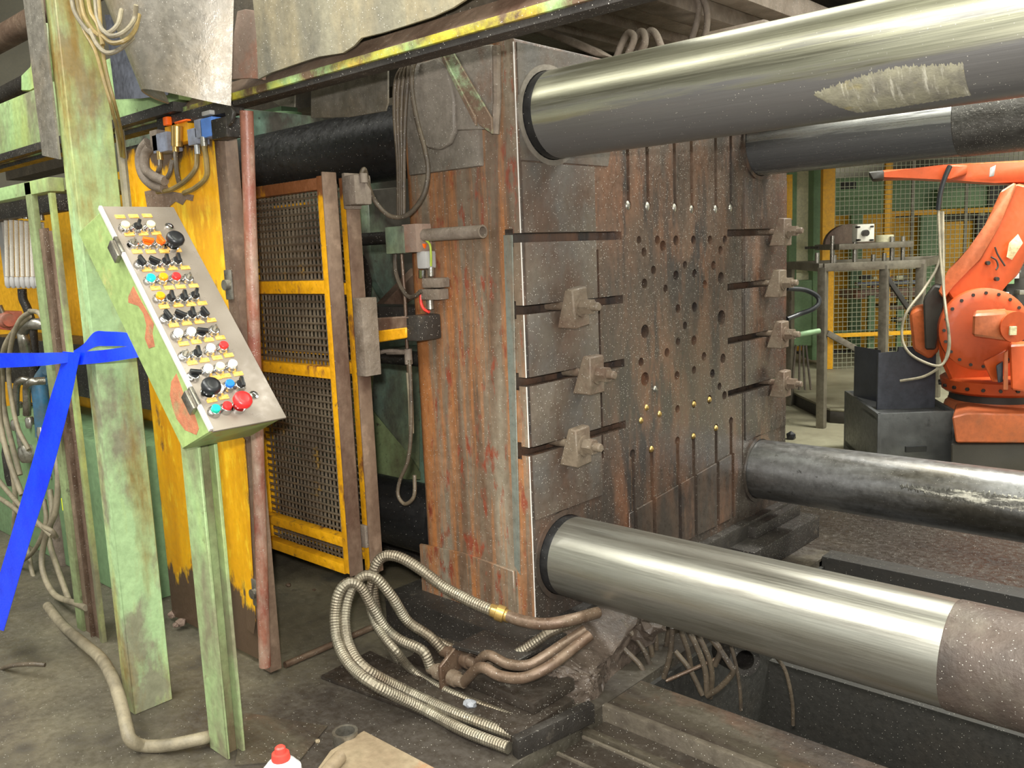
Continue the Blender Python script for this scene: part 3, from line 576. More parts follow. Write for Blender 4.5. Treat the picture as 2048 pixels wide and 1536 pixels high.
rows = [[(252, 447, 'push', 'cream'), (278, 446, 'knob', 'black'), (303, 446, 'push', 'cream')],
        [(269, 481, 'key', ''), (297, 478, 'knob', 'orange_r'), (323, 477, 'knob', 'orange_r')],
        [(285, 518, 'knob', 'black'), (310, 518, 'knob', 'black'), (335, 516, 'knob', 'black'), (358, 514, 'knob', 'black')],
        [(303, 553, 'push', 'cyan'), (328, 551, 'push', 'orange_b'), (354, 550, 'push', 'red'), (379, 551, 'key', '')],
        [(322, 589, 'push', 'orange_b'), (345, 589, 'knob', 'black'), (371, 588, 'knob', 'black'), (393, 584, 'knob', 'black')],
        [(337, 627, 'knob', 'black'), (362, 625, 'knob', 'black'), (387, 622, 'knob', 'black'), (411, 621, 'knob', 'black')],
        [(358, 663, 'push', 'white'), (384, 660, 'push', 'white'), (406, 659, 'knob', 'black'), (431, 655, 'key', '')],
        [(373, 705, 'key', ''), (398, 700, 'knob', 'black'), (423, 693, 'push', 'white'), (449, 688, 'push', 'red')],
        [(392, 742, 'knob', 'black'), (418, 734, 'push', 'white'), (442, 730, 'push', 'cream'), (467, 725, 'push', 'white')],
        [(440, 774, 'push', 'white'), (461, 765, 'push', 'blue_b'), (485, 762, 'knob', 'black')],
        [(433, 815, 'push', 'teal_b'), (456, 809, 'push', 'red')]]
plates = [[(240, 434), (267, 433), (294, 432)], [(258, 469), (286, 468), (312, 467)], [(274, 504), (301, 504), (328, 503), (353, 501)], [(293, 540), (319, 540), (345, 537), (370, 536)], [(311, 577), (338, 576), (361, 574), (387, 572)], [(328, 614), (356, 611), (381, 609), (404, 607)], [(347, 651), (373, 647), (398, 644), (422, 641)], [(367, 688), (392, 684), (417, 680), (440, 676)], [(384, 726), (408, 721), (434, 716), (457, 711)], [(432, 756), (451, 752), (476, 748)], [(423, 801), (447, 795)]]
for rw in rows:
    for bt in rw: button(*bt)
button(352, 474, 'mush', 'black'); button(424, 769, 'mush', 'black'); button(487, 797, 'mush', 'red')
for u, v_ in ((338, 454), (507, 791)):
    b = bm_(); lathe(b, on_panel(u, v_), nP, [(0, .011), (.004, .011), (.005, .006), (.003, .005)], 18); obj('lock_barrel', b, Mt['chrome'], con)
for pr in plates:
    for u, v_ in pr:
        c = on_panel(u, v_); b = bm_(); obox(b, c - eA * .006 - wY * .0125, eA * .012, wY * .025, nP * .0025, .0005); obj('label_plate', b, Mt['tagy'], con)

# ------------------------------------------------------------------ blue barrier tape
b = bm_()
def ribbon(pairs, th=.0012, k=5):
    a = spline([p for p, q in pairs], k); c = spline([q for p, q in pairs], k); sheet(b, [a, [x.lerp(y, .5) for x, y in zip(a, c)], c], th)
R2 = lambda l: [(W(u, v0, Y=y), W(u2, v1, Y=y2)) for u, v0, y, u2, v1, y2 in l]
ribbon(R2([(-60, 706, .90, -60, 738, .90), (60, 706, .92, 60, 733, .92), (120, 705, .95, 122, 727, .95), (150, 706, .97, 150, 722, .97)]))
ribbon(R2([(148, 702, .970, 152, 722, .966), (168, 688, .972, 160, 712, .970), (190, 664, .980, 190, 694, .978), (215, 663, .984, 215, 692, .984), (250, 665, .99, 262, 693, .99), (285, 672, 1.0, 290, 700, 1.0)]))
ribbon(R2([(146, 706, .966, 154, 730, .964), (172, 703, .972, 176, 728, .972), (215, 699, .98, 215, 724, .98), (262, 692, .99, 268, 716, .99), (290, 690, 1.0, 295, 712, 1.0)]))
ribbon(R2([(126, 703, .960, 162, 706, .964), (122, 730, .958, 156, 730, .96), (100, 800, .95, 140, 806, .95), (62, 935, .93, 103, 948, .93), (20, 1080, .90, 58, 1090, .90), (-30, 1250, .87, 8, 1262, .87)]))
b2 = b; solo('barrier_tape', b2, Mt['tape'], 'glossy blue plastic barrier tape knotted round the green column', 'tape', smooth=70)

# ------------------------------------------------------------------ yellow sliding door, pipe
YD = 1.40
dr = thing('sliding_guard_door', 'scratched yellow steel guard door behind the green column, paint peeling', 'door', (-2.85, YD, .02))
XS0, XS1 = W(463, 600, Y=YD).x, W(484, 600, Y=YD).x
b = bm_(); box(b, (-3.05, YD, .025), (XS0 + .005, YD + .012, 1.70), .002); obj('door_sheet', b, Mt['yellow'], dr)
b = bm_(); box(b, (XS0, YD - .012, .01), (XS1, YD + .03, 1.72), .003); obj('door_stile', b, Mt['brown_steel'], dr)
b = bm_(); pts = [W(u, v_, Y=YD - .014) for u, v_ in ((474, 858), (490, 880), (499, 1010), (503, 1090), (512, 1240), (508, 1268), (494, 1258), (492, 1190), (482, 1080), (470, 960))]; prism(b, pts, (0, -.001, 0)); obj('paint_patch', b, Mt['yellow'], dr)
for z in (1.24, .27):
    b = bm_(); box(b, (XS0 + .002, YD - .02, z - .045), (XS0 + .04, YD - .012, z + .045), .004); cyl(b, (XS0 + .02, YD - .012, z), (XS0 + .02, YD - .032, z), .016, n=14); obj('hinge_plate', b, Mt['steel'], dr)
b = bm_(); p = W(493, 222, Y=YD - .03); q = W(530, 1332, Y=YD - .03); tube(b, [p, q], .0185, n=14, smooth=False); obj('pull_pipe', b, Mt['red_pipe'], dr, label='flaking red round pipe along the door edge')
b = bm_(); box(b, (-3.05, YD - .004, W(300, 283, Y=YD).z), (XS0, YD + .002, 1.70), .002); obj('top_plate', b, Mt['dark'], dr)
b = bm_(); pts = [W(u, v_, Y=YD) for u, v_ in ((290, 383), (312, 378), (350, 384), (388, 390), (386, 402), (373, 399), (366, 410), (352, 403), (341, 412), (336, 427), (322, 433), (310, 428), (298, 431))]; prism(b, pts, (0, -.002, 0)); obj('bare_patch', b, Mt['brown_steel'], dr)

# ------------------------------------------------------------------ mesh gate (two leaves)
def gate(name, label, Y, xl, xr, z0, z1, rails, nwx, nwz):
    g = thing(name, label, 'gate', (xr, Y, z0))
    def bar(n, lo, hi, m): q = bm_(); box(q, lo, hi, .003); obj(n, q, Mt[m], g)
    bar('stile', (xr - .036, Y, z0), (xr - .002, Y + .04, z1), 'gate_yellow'); bar('stile', (xl, Y, z0), (xl + .034, Y + .04, z1), 'gate_yellow')
    bar('edge_strip', (xr - .002, Y - .006, z0 - .004), (xr + .004, Y + .046, z1 + .01), 'brown_steel')
    for za, zb in rails: bar('rail', (xl + .034, Y + .002, za), (xr - .036, Y + .038, zb), 'gate_yellow')
    q = bm_(); n = 4
    for i in range(1, nwx):
        x = xl + .034 + (xr - xl - .07) * i / nwx + random.uniform(-.0008, .0008)
        tube(q, [(x, Y + .046, z0 + .01), (x + random.uniform(-.001, .001), Y + .046, z1 - .01)], .0039, n=6, smooth=False)
    for k in range(1, nwz):
        z = z0 + .01 + (z1 - z0 - .02) * k / nwz + random.uniform(-.0008, .0008)
        tube(q, [(xl + .03, Y + .0405, z), (xr - .03, Y + .0405, z + random.uniform(-.001, .001))], .0041, n=6, smooth=False)
    obj('wire_mesh', q, Mt['wire'], g, kind='stuff', smooth=0, recalc=False)
    return g
YG = 1.60
zr = lambda v_, u=600: W(u, v_, Y=YG).z
g1 = gate('mesh_gate', 'front leaf of yellow framed wire mesh gate, nearest the yellow door', YG, -2.735, -2.205, zr(1146, 690) , zr(352, 635),
          [(zr(384), zr(360)), (zr(588), zr(562)), (zr(752), zr(730)), (zr(1068), zr(1050)), (zr(1118), zr(1100))], 22, 53)
for va, vb, nm in ((412, 402, 'inner_strip'), (712, 706, 'inner_strip')):
    b = bm_(); box(b, (-2.66 if va > 500 else -2.56, YG + .052, zr(va)), (-2.245 if va > 500 else -2.36, YG + .06, zr(vb))); obj(nm, b, Mt['gate_yellow'], g1)
xr2 = W(712, 800, Y=1.70).x
YG2 = 1.71; z2 = lambda v_, u=700: W(u, v_, Y=YG2).z
g2 = gate('mesh_gate', 'rear leaf of yellow framed wire mesh gate, partly hidden behind front leaf', YG2, -2.86, W(714, 700, Y=YG2).x, z2(1138, 720), z2(356, 680),
          [(z2(590), z2(566)), (z2(748), z2(725)), (z2(1110), z2(1090))], 22, 53)
b = bm_(); p = W(712, 640, Y=YG2 - .01); box(b, (p.x - .01, YG2 - .012, W(712, 750, Y=YG2).z), (p.x + .035, YG2 + .05, W(705, 596, Y=YG2).z), .003); obj('slide_plate', b, Mt['dusty'], g2)
b = bm_(); p = W(726, 1060, Y=YG2 - .01); box(b, (p.x - .02, YG2 - .012, p.z - .06), (p.x + .012, YG2 + .05, p.z + .015), .003); obj('bottom_catch', b, Mt['dusty'], g2)
ls = thing('limit_switch', 'dust caked grey limit switch at top of the mesh gate', 'switch', tuple(W(705, 380, Y=YG2)))
b = bm_(); p = W(712, 380, Y=YG2); box(b, p + Vector((-.045, -.02, -.045)), p + Vector((.02, .045, .045)), .008); obj('switch_body', b, Mt['dusty'], ls)
b = bm_(); box(b, p + Vector((-.055, -.01, -.055)), p + Vector((-.04, .05, .055)), .004); obj('mounting_flange', b, Mt['dusty'], ls)
b = bm_(); q = W(722, 352, Y=YG2); cyl(b, q + Vector((0, .01, -.02)), q + Vector((0, .01, .008)), .012, n=10); obj('cable_gland', b, Mt['dusty'], ls)

# gate arm to the platen
ar = thing('joining_bracket', 'short yellow and rust brown arm joining gate and platen', 'bracket', tuple(W(765, 660, Y=1.80)))
def T2(l, Y): return [W(u, v_, Y=Y) for u, v_ in l]
b = bm_(); prism(b, T2([(700, 640), (818, 632), (818, 660), (702, 668)], 1.80), (0, .05, 0), .004); obj('arm_bar', b, Mt['brown_steel'], ar)
b = bm_(); prism(b, T2([(702, 668), (812, 655), (812, 676), (704, 693)], 1.795), (0, .04, 0), .003); obj('arm_gusset', b, Mt['gate_yellow'], ar)
b = bm_(); box(b, W(812, 682, Y=1.80), W(834, 632, Y=1.80) + Vector((0, .1, 0)), .008); obj('joint_block', b, Mt['dark'], ar)

# ------------------------------------------------------------------ overhead beam and sheets
YBm = 1.36
bz = W(467, 199, Y=YBm).z
Mt['beam_mix'] = grime('beam_green_yellow_rust', (132, 160, 104), (92, 72, 52), .48, 9, (1, 1, 1), .07, c3=(168, 156, 44), amt3=.55, sc3=2.4, soft3=.10, c4=(206, 160, 24), amt4=.24, sc4=3.4, rough=.5, bump=.3, speck=.02)
bm = thing('overhead_beam', 'long overhead steel beam with green and yellow edge above door and platen', 'beam', (-2.5, YBm, bz))
b = bm_(); box(b, (-5.2, YBm, bz), (-.88, YBm + .012, bz + .019), .002); obj('lower_flange_edge', b, Mt['beam_mix'], bm)
b = bm_(); box(b, (-5.2, YBm + .010, bz - .014), (-.88, YBm + .06, bz + .018), .002); obj('flange', b, Mt['dark'], bm)
b = bm_(); prism(b, [(-3.1, YBm + .004, bz + .019), (-3.1, YBm + .05, bz + .065), (-3.1, YBm + .06, bz + .06), (-3.1, YBm + .02, bz + .016)], (2.1, 0, 0)); obj('sloped_ledge', b, Mt['brown_steel'], bm)
b = bm_(); box(b, (-2.75, YBm + .06, bz + .03), (-.9, YBm + .072, bz + .5)); obj('web', b, Mt['ceil'], bm)
zl = W(60, 292, Y=YBm).z; zu = W(60, 185, Y=YBm).z
b = bm_(); box(b, (-5.2, YBm - .01, zl), (-2.55, YBm + .05, zu), .004); obj('green_web', b, Mt['green'], bm)
b = bm_(); box(b, (-5.2, YBm - .03, zl - .035), (-2.55, YBm + .10, zl - .006), .003); obj('dark_rail', b, Mt['dark'], bm)
b = bm_(); prism(b, T2([(64, 50), (76, 44), (95, 46), (95, 130), (92, 165), (60, 180), (42, 182), (42, 150), (62, 135)], 1.42), (0, .12, 0), .004); obj('support_bracket', b, Mt['green'], bm)
b = bm_(); p = W(30, 62, Y=2.2); cyl(b, (p.x - 1.5, 2.2, p.z), (-2.9, 2.2, p.z), .075); solo('overhead_pipe', b, Mt['brown_steel'], 'thick brown pipe overhead at the upper left corner', 'pipe')
b = bm_(); box(b, (-9, 3.0, 2.15), (-3.2, 3.2, 2.35)); box(b, (-9, 4.2, 2.3), (-3.2, 4.3, 2.42)); solo('roof_crossbeam', b, Mt['ceil'], 'dark roof crossbeams at the upper left corner', 'beam')
b = bm_(); p = W(30, 178, Y=2.0); cyl(b, (p.x - 1, 2.0, p.z - .03), (p.x + .9, 2.0, p.z + .02), .05); solo('overhead_pipe', b, Mt['dark'], 'dark pipe behind green bracket at upper left', 'pipe')
# canopy sheet
bot = [(528, 160), (545, 146), (600, 127), (650, 115), (690, 106), (712, 92), (735, 78), (770, 66), (815, 52), (835, 50), (870, 34), (910, 16), (950, -2), (1010, -32), (1100, -75)]
rowsS = []
for k in range(7):
    t = k / 6; r = []
    for i, (u, v_) in enumerate(bot):
        p = W(u, v_, Y=YBm - .012); q = Vector((p.x - .02 * t, p.y, p.z + (2.45 - p.z) * t)); q.y += .02 * math.sin(i * 1.1 + 2 * t) * t - .04 * t * (1 - t) - (.012 if k == 0 and i % 3 == 0 else 0); r.append(q)
    rowsS.append(r)
b = bm_(); sheet(b, rowsS, .006); solo('canopy_sheet', b, Mt['canvas'], 'large grimy grey sheet hanging over the yellow edged beam', 'sheet', smooth=60)
# rolled chute
rowsC = []
for k in range(9):
    t = k / 8; r = []
    for i in range(17):
        s = i / 16; bu = 336 + (462 - 336) * s; bv = 208 - 20 * math.sin(math.pi * s) + 4 * s
        tu = 205 + (470 - 205) * s
        p = W(bu, bv, Y=1.26); q = W(tu, -90, Y=1.26); w = p.lerp(q, t); w.y -= (.15 + .05 * t) * math.sin(math.pi * s) ** .8; r.append(w)
    rowsC.append(r)
b = bm_(); prism(b, T2([(440, 196), (456, 206), (466, 224), (462, 244), (455, 252), (452, 230), (446, 212)], 1.27), (0, .012, 0), .002); solo('curled_lip', b, Mt['dark'], 'dark curled metal tongue at the lower right of the chute', 'lip')
b = bm_(); sheet(b, rowsC, .005); solo('curved_chute', b, Mt['chute'], 'half round dusty grey metal chute hanging at the top left', 'chute', smooth=60)
b = bm_(); sheet(b, [[W(212, 30, Y=1.30), W(270, 30, Y=1.28), W(345, 30, Y=1.30)], [W(222, 110, Y=1.30), W(275, 112, Y=1.27), W(345, 110, Y=1.30)], [W(233, 199, Y=1.30), W(285, 197, Y=1.26), W(338, 190, Y=1.31)]], .004); solo('steel_sheet', b, Mt['blue_steel'], 'smooth bluish steel sheet behind the curved chute', 'sheet')
b = bm_(); prism(b, T2([(474, 22), (490, 18), (532, 24), (526, 160), (500, 156), (452, 160)], 1.34), (0, .01, 0), .002); solo('rusty_plate', b, Mt['rust'], 'rusty reddish plate between the chute and hanging sheet', 'plate')
b = bm_(); prism(b, T2([(528, 10), (544, 10), (544, 45), (534, 50), (534, 88), (542, 92), (540, 125), (528, 130)], 1.345), (0, .02, 0), .002); obj('edge_bracket', b, Mt['green_dirty'], bm)
for pts, lb in (([(622, 165), (700, 148), (775, 128), (775, 205), (770, 222), (700, 234), (622, 236)], 'grey dusty sheet hanging under the beam above the gate'), ([(500, 176), (590, 150), (588, 214), (560, 212)], 'small grey sheet corner under the beam above the red pipe')):
    b = bm_(); prism(b, T2(pts, 1.72), (0, .006, 0)); solo('hanging_sheet', b, Mt['chute'], lb, 'sheet')
# brace on the platen top corner
ba = thing('angle_brace', 'diagonal angle iron with chipped green paint at top of platen', 'brace', tuple(W(970, 265, Y=1.86)))
b = bm_(); prism(b, T2([(872, 88), (893, 84), (982, 235), (984, 268), (958, 250)], 1.862), (0, .008, 0), .001); obj('wide_leg', b, Mt['brace'], ba)
b = bm_(); prism(b, T2([(868, 90), (873, 86), (950, 235), (950, 252), (938, 226)], 1.852), (0, .012, 0), .001); obj('narrow_leg', b, Mt['brace'], ba)

# ------------------------------------------------------------------ valve cluster over the door
vc = thing('valve_cluster', 'row of blue and grey solenoid valves under beam above yellow door', 'valve', tuple(W(360, 300, Y=1.34)))
YV = 1.335
def vbox(n, u0, v0, u1, v1, mat, d=.05, y=YV):
    q = bm_(); a, c = W(u0, v1, Y=y), W(u1, v0, Y=y); box(q, (a.x, y, a.z), (c.x, y + d, c.z), .004); return obj(n, q, Mt[mat], vc)
vbox('grey_valve', 306, 262, 332, 308, 'vgrey'); vbox('valve_side', 302, 258, 312, 306, 'dusty', .055)
vbox('mounting_block', 332, 236, 374, 292, 'bg_yellow', .04, 1.35); vbox('orange_lug', 326, 232, 333, 252, 'orange_r', .03); vbox('orange_lug', 348, 238, 372, 247, 'orange_r', .03)
b = bm_(); p = W(354, 252, Y=YV); q = W(354, 292, Y=YV); cyl(b, p, q, .017, n=16); obj('valve_barrel', b, Mt['brass'], vc)
vbox('blue_valve', 402, 232, 422, 277, 'vblue'); vbox('valve_side', 390, 236, 402, 278, 'vgrey', .055); vbox('valve_cap', 403, 219, 419, 233, 'pvc', .04); vbox('rear_valve', 376, 254, 392, 292, 'vgrey', .04)
vbox('dark_body', 424, 232, 450, 280, 'dark', .05); vbox('manifold', 312, 225, 452, 238, 'dark', .06, 1.35)
def cab(n, pts, r, mat, root, n_=8):
    q = bm_(); tube(q, T(pts), r, n=n_); return obj(n, q, Mt[mat], root)
cab('conduit_loop', [(297, 284, 1.34), (284, 300, 1.33), (280, 325, 1.325), (288, 352, 1.32), (306, 370, 1.32), (328, 376, 1.33)], .016, 'dusty', vc, 12)
cab('conduit_loop', [(300, 295, 1.33), (290, 312, 1.32), (291, 338, 1.31), (306, 352, 1.31), (330, 362, 1.32)], .015, 'dusty', vc, 12)
for pts, m in (([(320, 318, 1.34), (320, 335, 1.33), (312, 352, 1.33)], 'hose_dark'), ([(351, 300, 1.34), (352, 325, 1.33), (355, 350, 1.33), (360, 372, 1.34)], 'hose_dark'), ([(394, 310, 1.35), (392, 335, 1.34), (375, 358, 1.33), (345, 378, 1.33), (315, 384, 1.33)], 'hose_yellow'), ([(408, 290, 1.34), (413, 325, 1.33), (412, 355, 1.33), (390, 376, 1.33), (368, 386, 1.34)], 'hose_yellow'), ([(345, 320, 1.34), (338, 350, 1.33), (318, 372, 1.33)], 'hose_dark')):
    cab('valve_cable', pts, .0075, m, vc)
for u, v_, m in ((320, 312, 'brass'), (351, 296, 'brass'), (395, 300, 'chrome'), (408, 284, 'steel')):
    b = bm_(); p = W(u, v_, Y=YV + .005); cyl(b, p + Vector((0, 0, -.012)), p + Vector((0, 0, .014)), .0095, n=12); obj('cable_gland', b, Mt[m], vc)
# ------------------------------------------------------------------ cables down the column
for k, pts in enumerate(([(150, -20, 1.0), (158, 20, 1.0), (168, 60, .99), (190, 100, .985), (205, 150, .985), (222, 210, .99), (236, 270, 1.05), (243, 312, 1.12)],
                         [(196, -20, 1.0), (200, 30, .99), (204, 90, .985), (214, 150, .985), (230, 210, 1.0), (242, 262, 1.06), (248, 314, 1.12)])):
    b = bm_(); tube(b, T(pts), .0045); solo('column_cable', b, Mt['hose_yellow'], 'thin tan cable running down the column, %s of two' % ('left' if k == 0 else 'right'), 'cable')
for k, pts in enumerate(([(142, -10, 1.0), (150, 25, .99), (172, 58, .985), (188, 72, .98)], [(160, -10, 1.0), (168, 30, .99), (186, 60, .985), (200, 72, .98)], [(205, 60, .98), (222, 72, .98), (248, 64, 1.0), (268, 40, 1.05), (272, 10, 1.05)], [(205, 72, .98), (225, 86, .98), (252, 80, 1.0), (270, 60, 1.05), (278, 30, 1.08)], [(180, 60, .98), (195, 90, .975), (215, 106, .98), (240, 98, 1.0), (266, 76, 1.05)], [(176, -10, .99), (182, 25, .985), (196, 50, .98), (206, 90, .978)], [(190, -10, 1.0), (196, 40, .985), (212, 66, .98), (235, 50, 1.0), (243, 20, 1.03)])):
    b = bm_(); tube(b, T(pts), .0055); solo('looped_cable', b, Mt['hose_yellow'] if k % 2 else Mt['hose'], 'dusty cable loop at the green column top, ' + ('leftmost strand', 'second strand from left', 'upper loop to the right', 'lower loop to the right', 'lowest loop hanging under the bunch', 'middle strand', 'strand rising to the right')[k], 'cable', 'cable loops at the column top')

# ------------------------------------------------------------------ hydraulic cabinet at the left
hc = thing('hydraulic_cabinet', 'open green frame cabinet with brown upright left of the column', 'cabinet', (-3.2, 1.2, 0))
zt = W(118, 352, Y=1.17).z
b = bm_(); box(b, (-3.29, 1.150, 0), (-3.235, 1.170, zt), .002); obj('frame_post', b, Mt['green_dirty'], hc)
b = bm_(); box(b, (-3.234, 1.160, 0), (-3.165, 1.165, zt - .16), .001); obj('brown_upright', b, Mt['brown_steel'], hc)
b = bm_(); box(b, (-3.165, 1.148, 0), (-3.158, 1.166, zt - .16), .001); obj('copper_strip', b, Mt['pipe_rusty'], hc)
b = bm_(); box(b, (-3.157, 1.162, 0), (-3.098, 1.168, zt - .17), .001); obj('brown_upright', b, Mt['brown_steel'], hc)
b = bm_(); box(b, (-3.097, 1.152, 0), (-3.074, 1.168, zt - .05), .001); obj('frame_post', b, Mt['green'], hc)
b = bm_(); box(b, (-5.0, 1.150, zt - .045), (-3.08, 1.20, zt), .003); obj('top_rail', b, Mt['green'], hc)
b = bm_(); box(b, (-3.235, 1.20, zt - .04), (-3.08, 1.75, zt), .003); obj('side_rail', b, Mt['green_dirty'], hc)
b = bm_(); box(b, (-7.5, 1.78, .1), (-3.1, 1.80, zt + .12)); obj('yellow_back', b, Mt['bg_yellow'], hc)
b = bm_(); box(b, (-5.0, 1.40, .0), (-3.3, 1.76, .62), .01); obj('green_tank', b, Mt['bg_green'], hc)
b = bm_(); box(b, (-5.2, 1.55, .74), (-3.3, 1.77, .98), .01); obj('dark_manifold', b, Mt['dark'], hc)
b = bm_(); box(b, (-5.0, 1.25, W(50, 436, Y=1.3).z), (-3.30, 1.31, W(50, 398, Y=1.3).z), .003); obj('meter_header', b, Mt['dark'], hc)
b = bm_(); q = W(6, 500, Y=1.33); box(b, (q.x - .03, 1.33, W(6, 570, Y=1.33).z), (q.x + .02, 1.35, W(6, 440, Y=1.33).z)); obj('white_strip', b, Mt['pvc'], hc)
for i in range(8):
    u = 12 + 10.2 * i
    fm = thing('flow_meter', 'glass flow meter tube in green cabinet, %s from the left' % ['first', 'second', 'third', 'fourth', 'fifth', 'sixth', 'seventh', 'eighth'][i], 'flow meter', tuple(W(u + 4, 578, Y=1.29)), 'flow meter tubes in the green cabinet')
    b = bm_(); cyl(b, W(u + 3, 552, Y=1.29), W(u, 438 + 1 * i, Y=1.29), .0085, n=12); obj('glass_tube', b, Mt['glass'], fm)
    b = bm_(); p = W(u + 4, 566, Y=1.29); lathe(b, p + Vector((0, 0, .025)), (0, 0, -1), [(0, .010), (.012, .0125), (.035, .0125), (.046, .006)], 12); obj('bottom_fitting', b, Mt['pvc'], fm)
    b = bm_(); p = W(u, 434 + i, Y=1.29); cyl(b, p, p + Vector((0, 0, .03)), .011, n=10); obj('top_fitting', b, Mt['steel'], fm)
ORD = ['first', 'second', 'third', 'fourth', 'fifth', 'sixth', 'seventh', 'eighth', 'ninth', 'tenth', 'eleventh', 'twelfth', 'thirteenth', 'fourteenth', 'fifteenth', 'sixteenth']
def pipe(name, pts, r, mat, label, cat, group=None, n=10, k=6, smooth=True):
    q = bm_(); tube(q, T(pts), r, n=n, k=k, smooth=smooth); return solo(name, q, Mt[mat], label, cat, group)
pipe('elbow_pipe', [(52, 702, 1.36), (48, 680, 1.35), (46, 664, 1.35), (54, 650, 1.35), (72, 648, 1.36), (96, 648, 1.4)], .024, 'steel', 'grey steel elbow pipe under the flow meters above the tape', 'pipe')
pipe('elbow_pipe', [(32, 830, 1.34), (32, 800, 1.34), (34, 770, 1.34), (44, 760, 1.35), (58, 762, 1.37)], .015, 'steel', 'left grey elbow pipe below the blue tape', 'pipe')
pipe('elbow_pipe', [(54, 830, 1.33), (54, 800, 1.33), (54, 776, 1.33), (62, 764, 1.33), (90, 762, 1.38)], .017, 'steel', 'right grey elbow pipe below the blue tape', 'pipe')
pipe('drop_pipe', [(44, 578, 1.33), (46, 598, 1.33), (54, 616, 1.34), (62, 640, 1.35)], .018, 'dark', 'dark bent pipe below the flow meters', 'pipe')
pipe('drop_pipe', [(63, 650, 1.44), (66, 700, 1.44), (70, 760, 1.44)], .024, 'dark', 'dark vertical pipe behind the steel elbow', 'pipe')
for u in (84, 94): pipe('steel_tube', [(u, 578, 1.32), (u + 3, 604, 1.32), (u + 5, 632, 1.33)], .007, 'chrome', 'thin bright tube under flow meters by the post, %s of two' % ('left' if u == 84 else 'right'), 'pipe', 'bright tubes by the post')
pipe('blue_hose', [(78, 770, 1.42), (84, 820, 1.42), (88, 872, 1.42)], .036, 'blue_hose', 'thick blue hydraulic hose behind the blue tape', 'hose')
pipe('blue_hose', [(96, 740, 1.46), (84, 760, 1.45), (100, 768, 1.46)], .034, 'blue_hose', 'grey and blue bent hose end above thick blue hose', 'hose')
def valve(u, v_, mat, lb, s=1.0):
    t = thing('shutoff_valve', lb, 'valve', tuple(W(u, v_, Y=1.45)))
    p = W(u, v_, Y=1.45); b = bm_(); cyl(b, p + Vector((-.05 * s, 0, 0)), p + Vector((.05 * s, 0, 0)), .03 * s, n=14); bmesh.ops.create_uvsphere(b, u_segments=12, v_segments=8, radius=.04 * s, matrix=Matrix.Translation(p)); obj('valve_body', b, Mt[mat], t)
    b = bm_(); cyl(b, p, p + Vector((0, -.02, .07 * s)), .012 * s, n=10); obj('valve_stem', b, Mt['steel'], t)
valve(12, 640, 'red_valve', 'faded red valve at the left edge under flow meters'); valve(100, 640, 'red_valve', 'faded red valve right of the steel elbow pipe'); valve(92, 975, 'red', 'small red valve low in cabinet beside the blue tape', .6)
b = bm_(); p = W(12, 640, Y=1.47); box(b, p + Vector((-.2, 0, -.05)), p + Vector((.05, .06, .04)), .006); obj('red_block', b, Mt['red_valve'], hc)
hl = [[(58, 632, 1.28), (30, 660, 1.26), (8, 700, 1.25), (4, 760, 1.25), (10, 830, 1.25), (40, 950, 1.24)], [(66, 622, 1.27), (40, 640, 1.26), (22, 690, 1.25), (18, 760, 1.25), (34, 850, 1.24), (58, 900, 1.24)],
      [(60, 622, 1.26), (80, 628, 1.25), (96, 670, 1.25), (108, 720, 1.24), (112, 780, 1.24)], [(-10, 700, 1.2), (-4, 760, 1.2), (0, 840, 1.2), (18, 920, 1.19), (44, 990, 1.19)],
      [(-20, 985, 1.16), (20, 1010, 1.15), (60, 1042, 1.15), (100, 1060, 1.16), (112, 1075, 1.18)], [(-20, 940, 1.16), (30, 1000, 1.15), (70, 1040, 1.15), (104, 1072, 1.16)],
      [(112, 905, 1.3), (116, 950, 1.28), (112, 1020, 1.26), (96, 1060, 1.24), (84, 1110, 1.22), (88, 1150, 1.2), (110, 1190, 1.18), (150, 1206, 1.16), (172, 1216, 1.15)],
      [(88, 1000, 1.3), (92, 1040, 1.28), (80, 1080, 1.26), (60, 1110, 1.25), (26, 1130, 1.24), (-10, 1140, 1.24)], [(134, 1015, 1.24), (140, 1050, 1.22), (148, 1085, 1.2), (152, 1120, 1.2), (156, 1160, 1.2)],
      [(100, 980, 1.32), (104, 1030, 1.3), (98, 1080, 1.28), (120, 1150, 1.25), (138, 1200, 1.22)], [(104, 700, 1.36), (118, 760, 1.35), (124, 860, 1.32), (118, 960, 1.28), (104, 1040, 1.26)],
      [(40, 1060, 1.3), (56, 1100, 1.28), (66, 1150, 1.26), (92, 1200, 1.24)], [(-10, 860, 1.3), (14, 900, 1.3), (30, 980, 1.3), (28, 1060, 1.3)]]
HL = ['grey hose arching from under the meters to the left edge, outer one', 'grey hose arching from under the meters downward left, inner one', 'grey hose arching rightward under the meters towards the green post', 'grey hose hanging along the left edge behind blue tape',
      'grey hose running from left edge to the crossing below the tape, lower', 'grey hose running from left edge to the crossing below the tape, upper', 'long grey hose looping down to the floor by the green post', 'grey hose curving from the crossing back to the left edge',
      'grey hose hanging below the lime yellow sleeve', 'grey hose dropping to floor left of the lime sleeve hose', 'thin grey hose bowing right beside the thick blue hose', 'grey hose low behind the tape reaching the floor', 'grey hose against the green tank at the left edge']
for i, pts in enumerate(hl): pipe('hydraulic_hose', pts, .0095 if i % 3 else .0115, 'hose', HL[i], 'hose', 'grey hoses at the cabinet')
b = bm_(); p = W(132, 1008, Y=1.24); cyl(b, p + Vector((0, 0, -.022)), p + Vector((0, 0, .024)), .015, n=14); solo('cable_marker', b, Mt['lime'], 'bright lime yellow sleeve on a hose by the green post', 'sleeve')
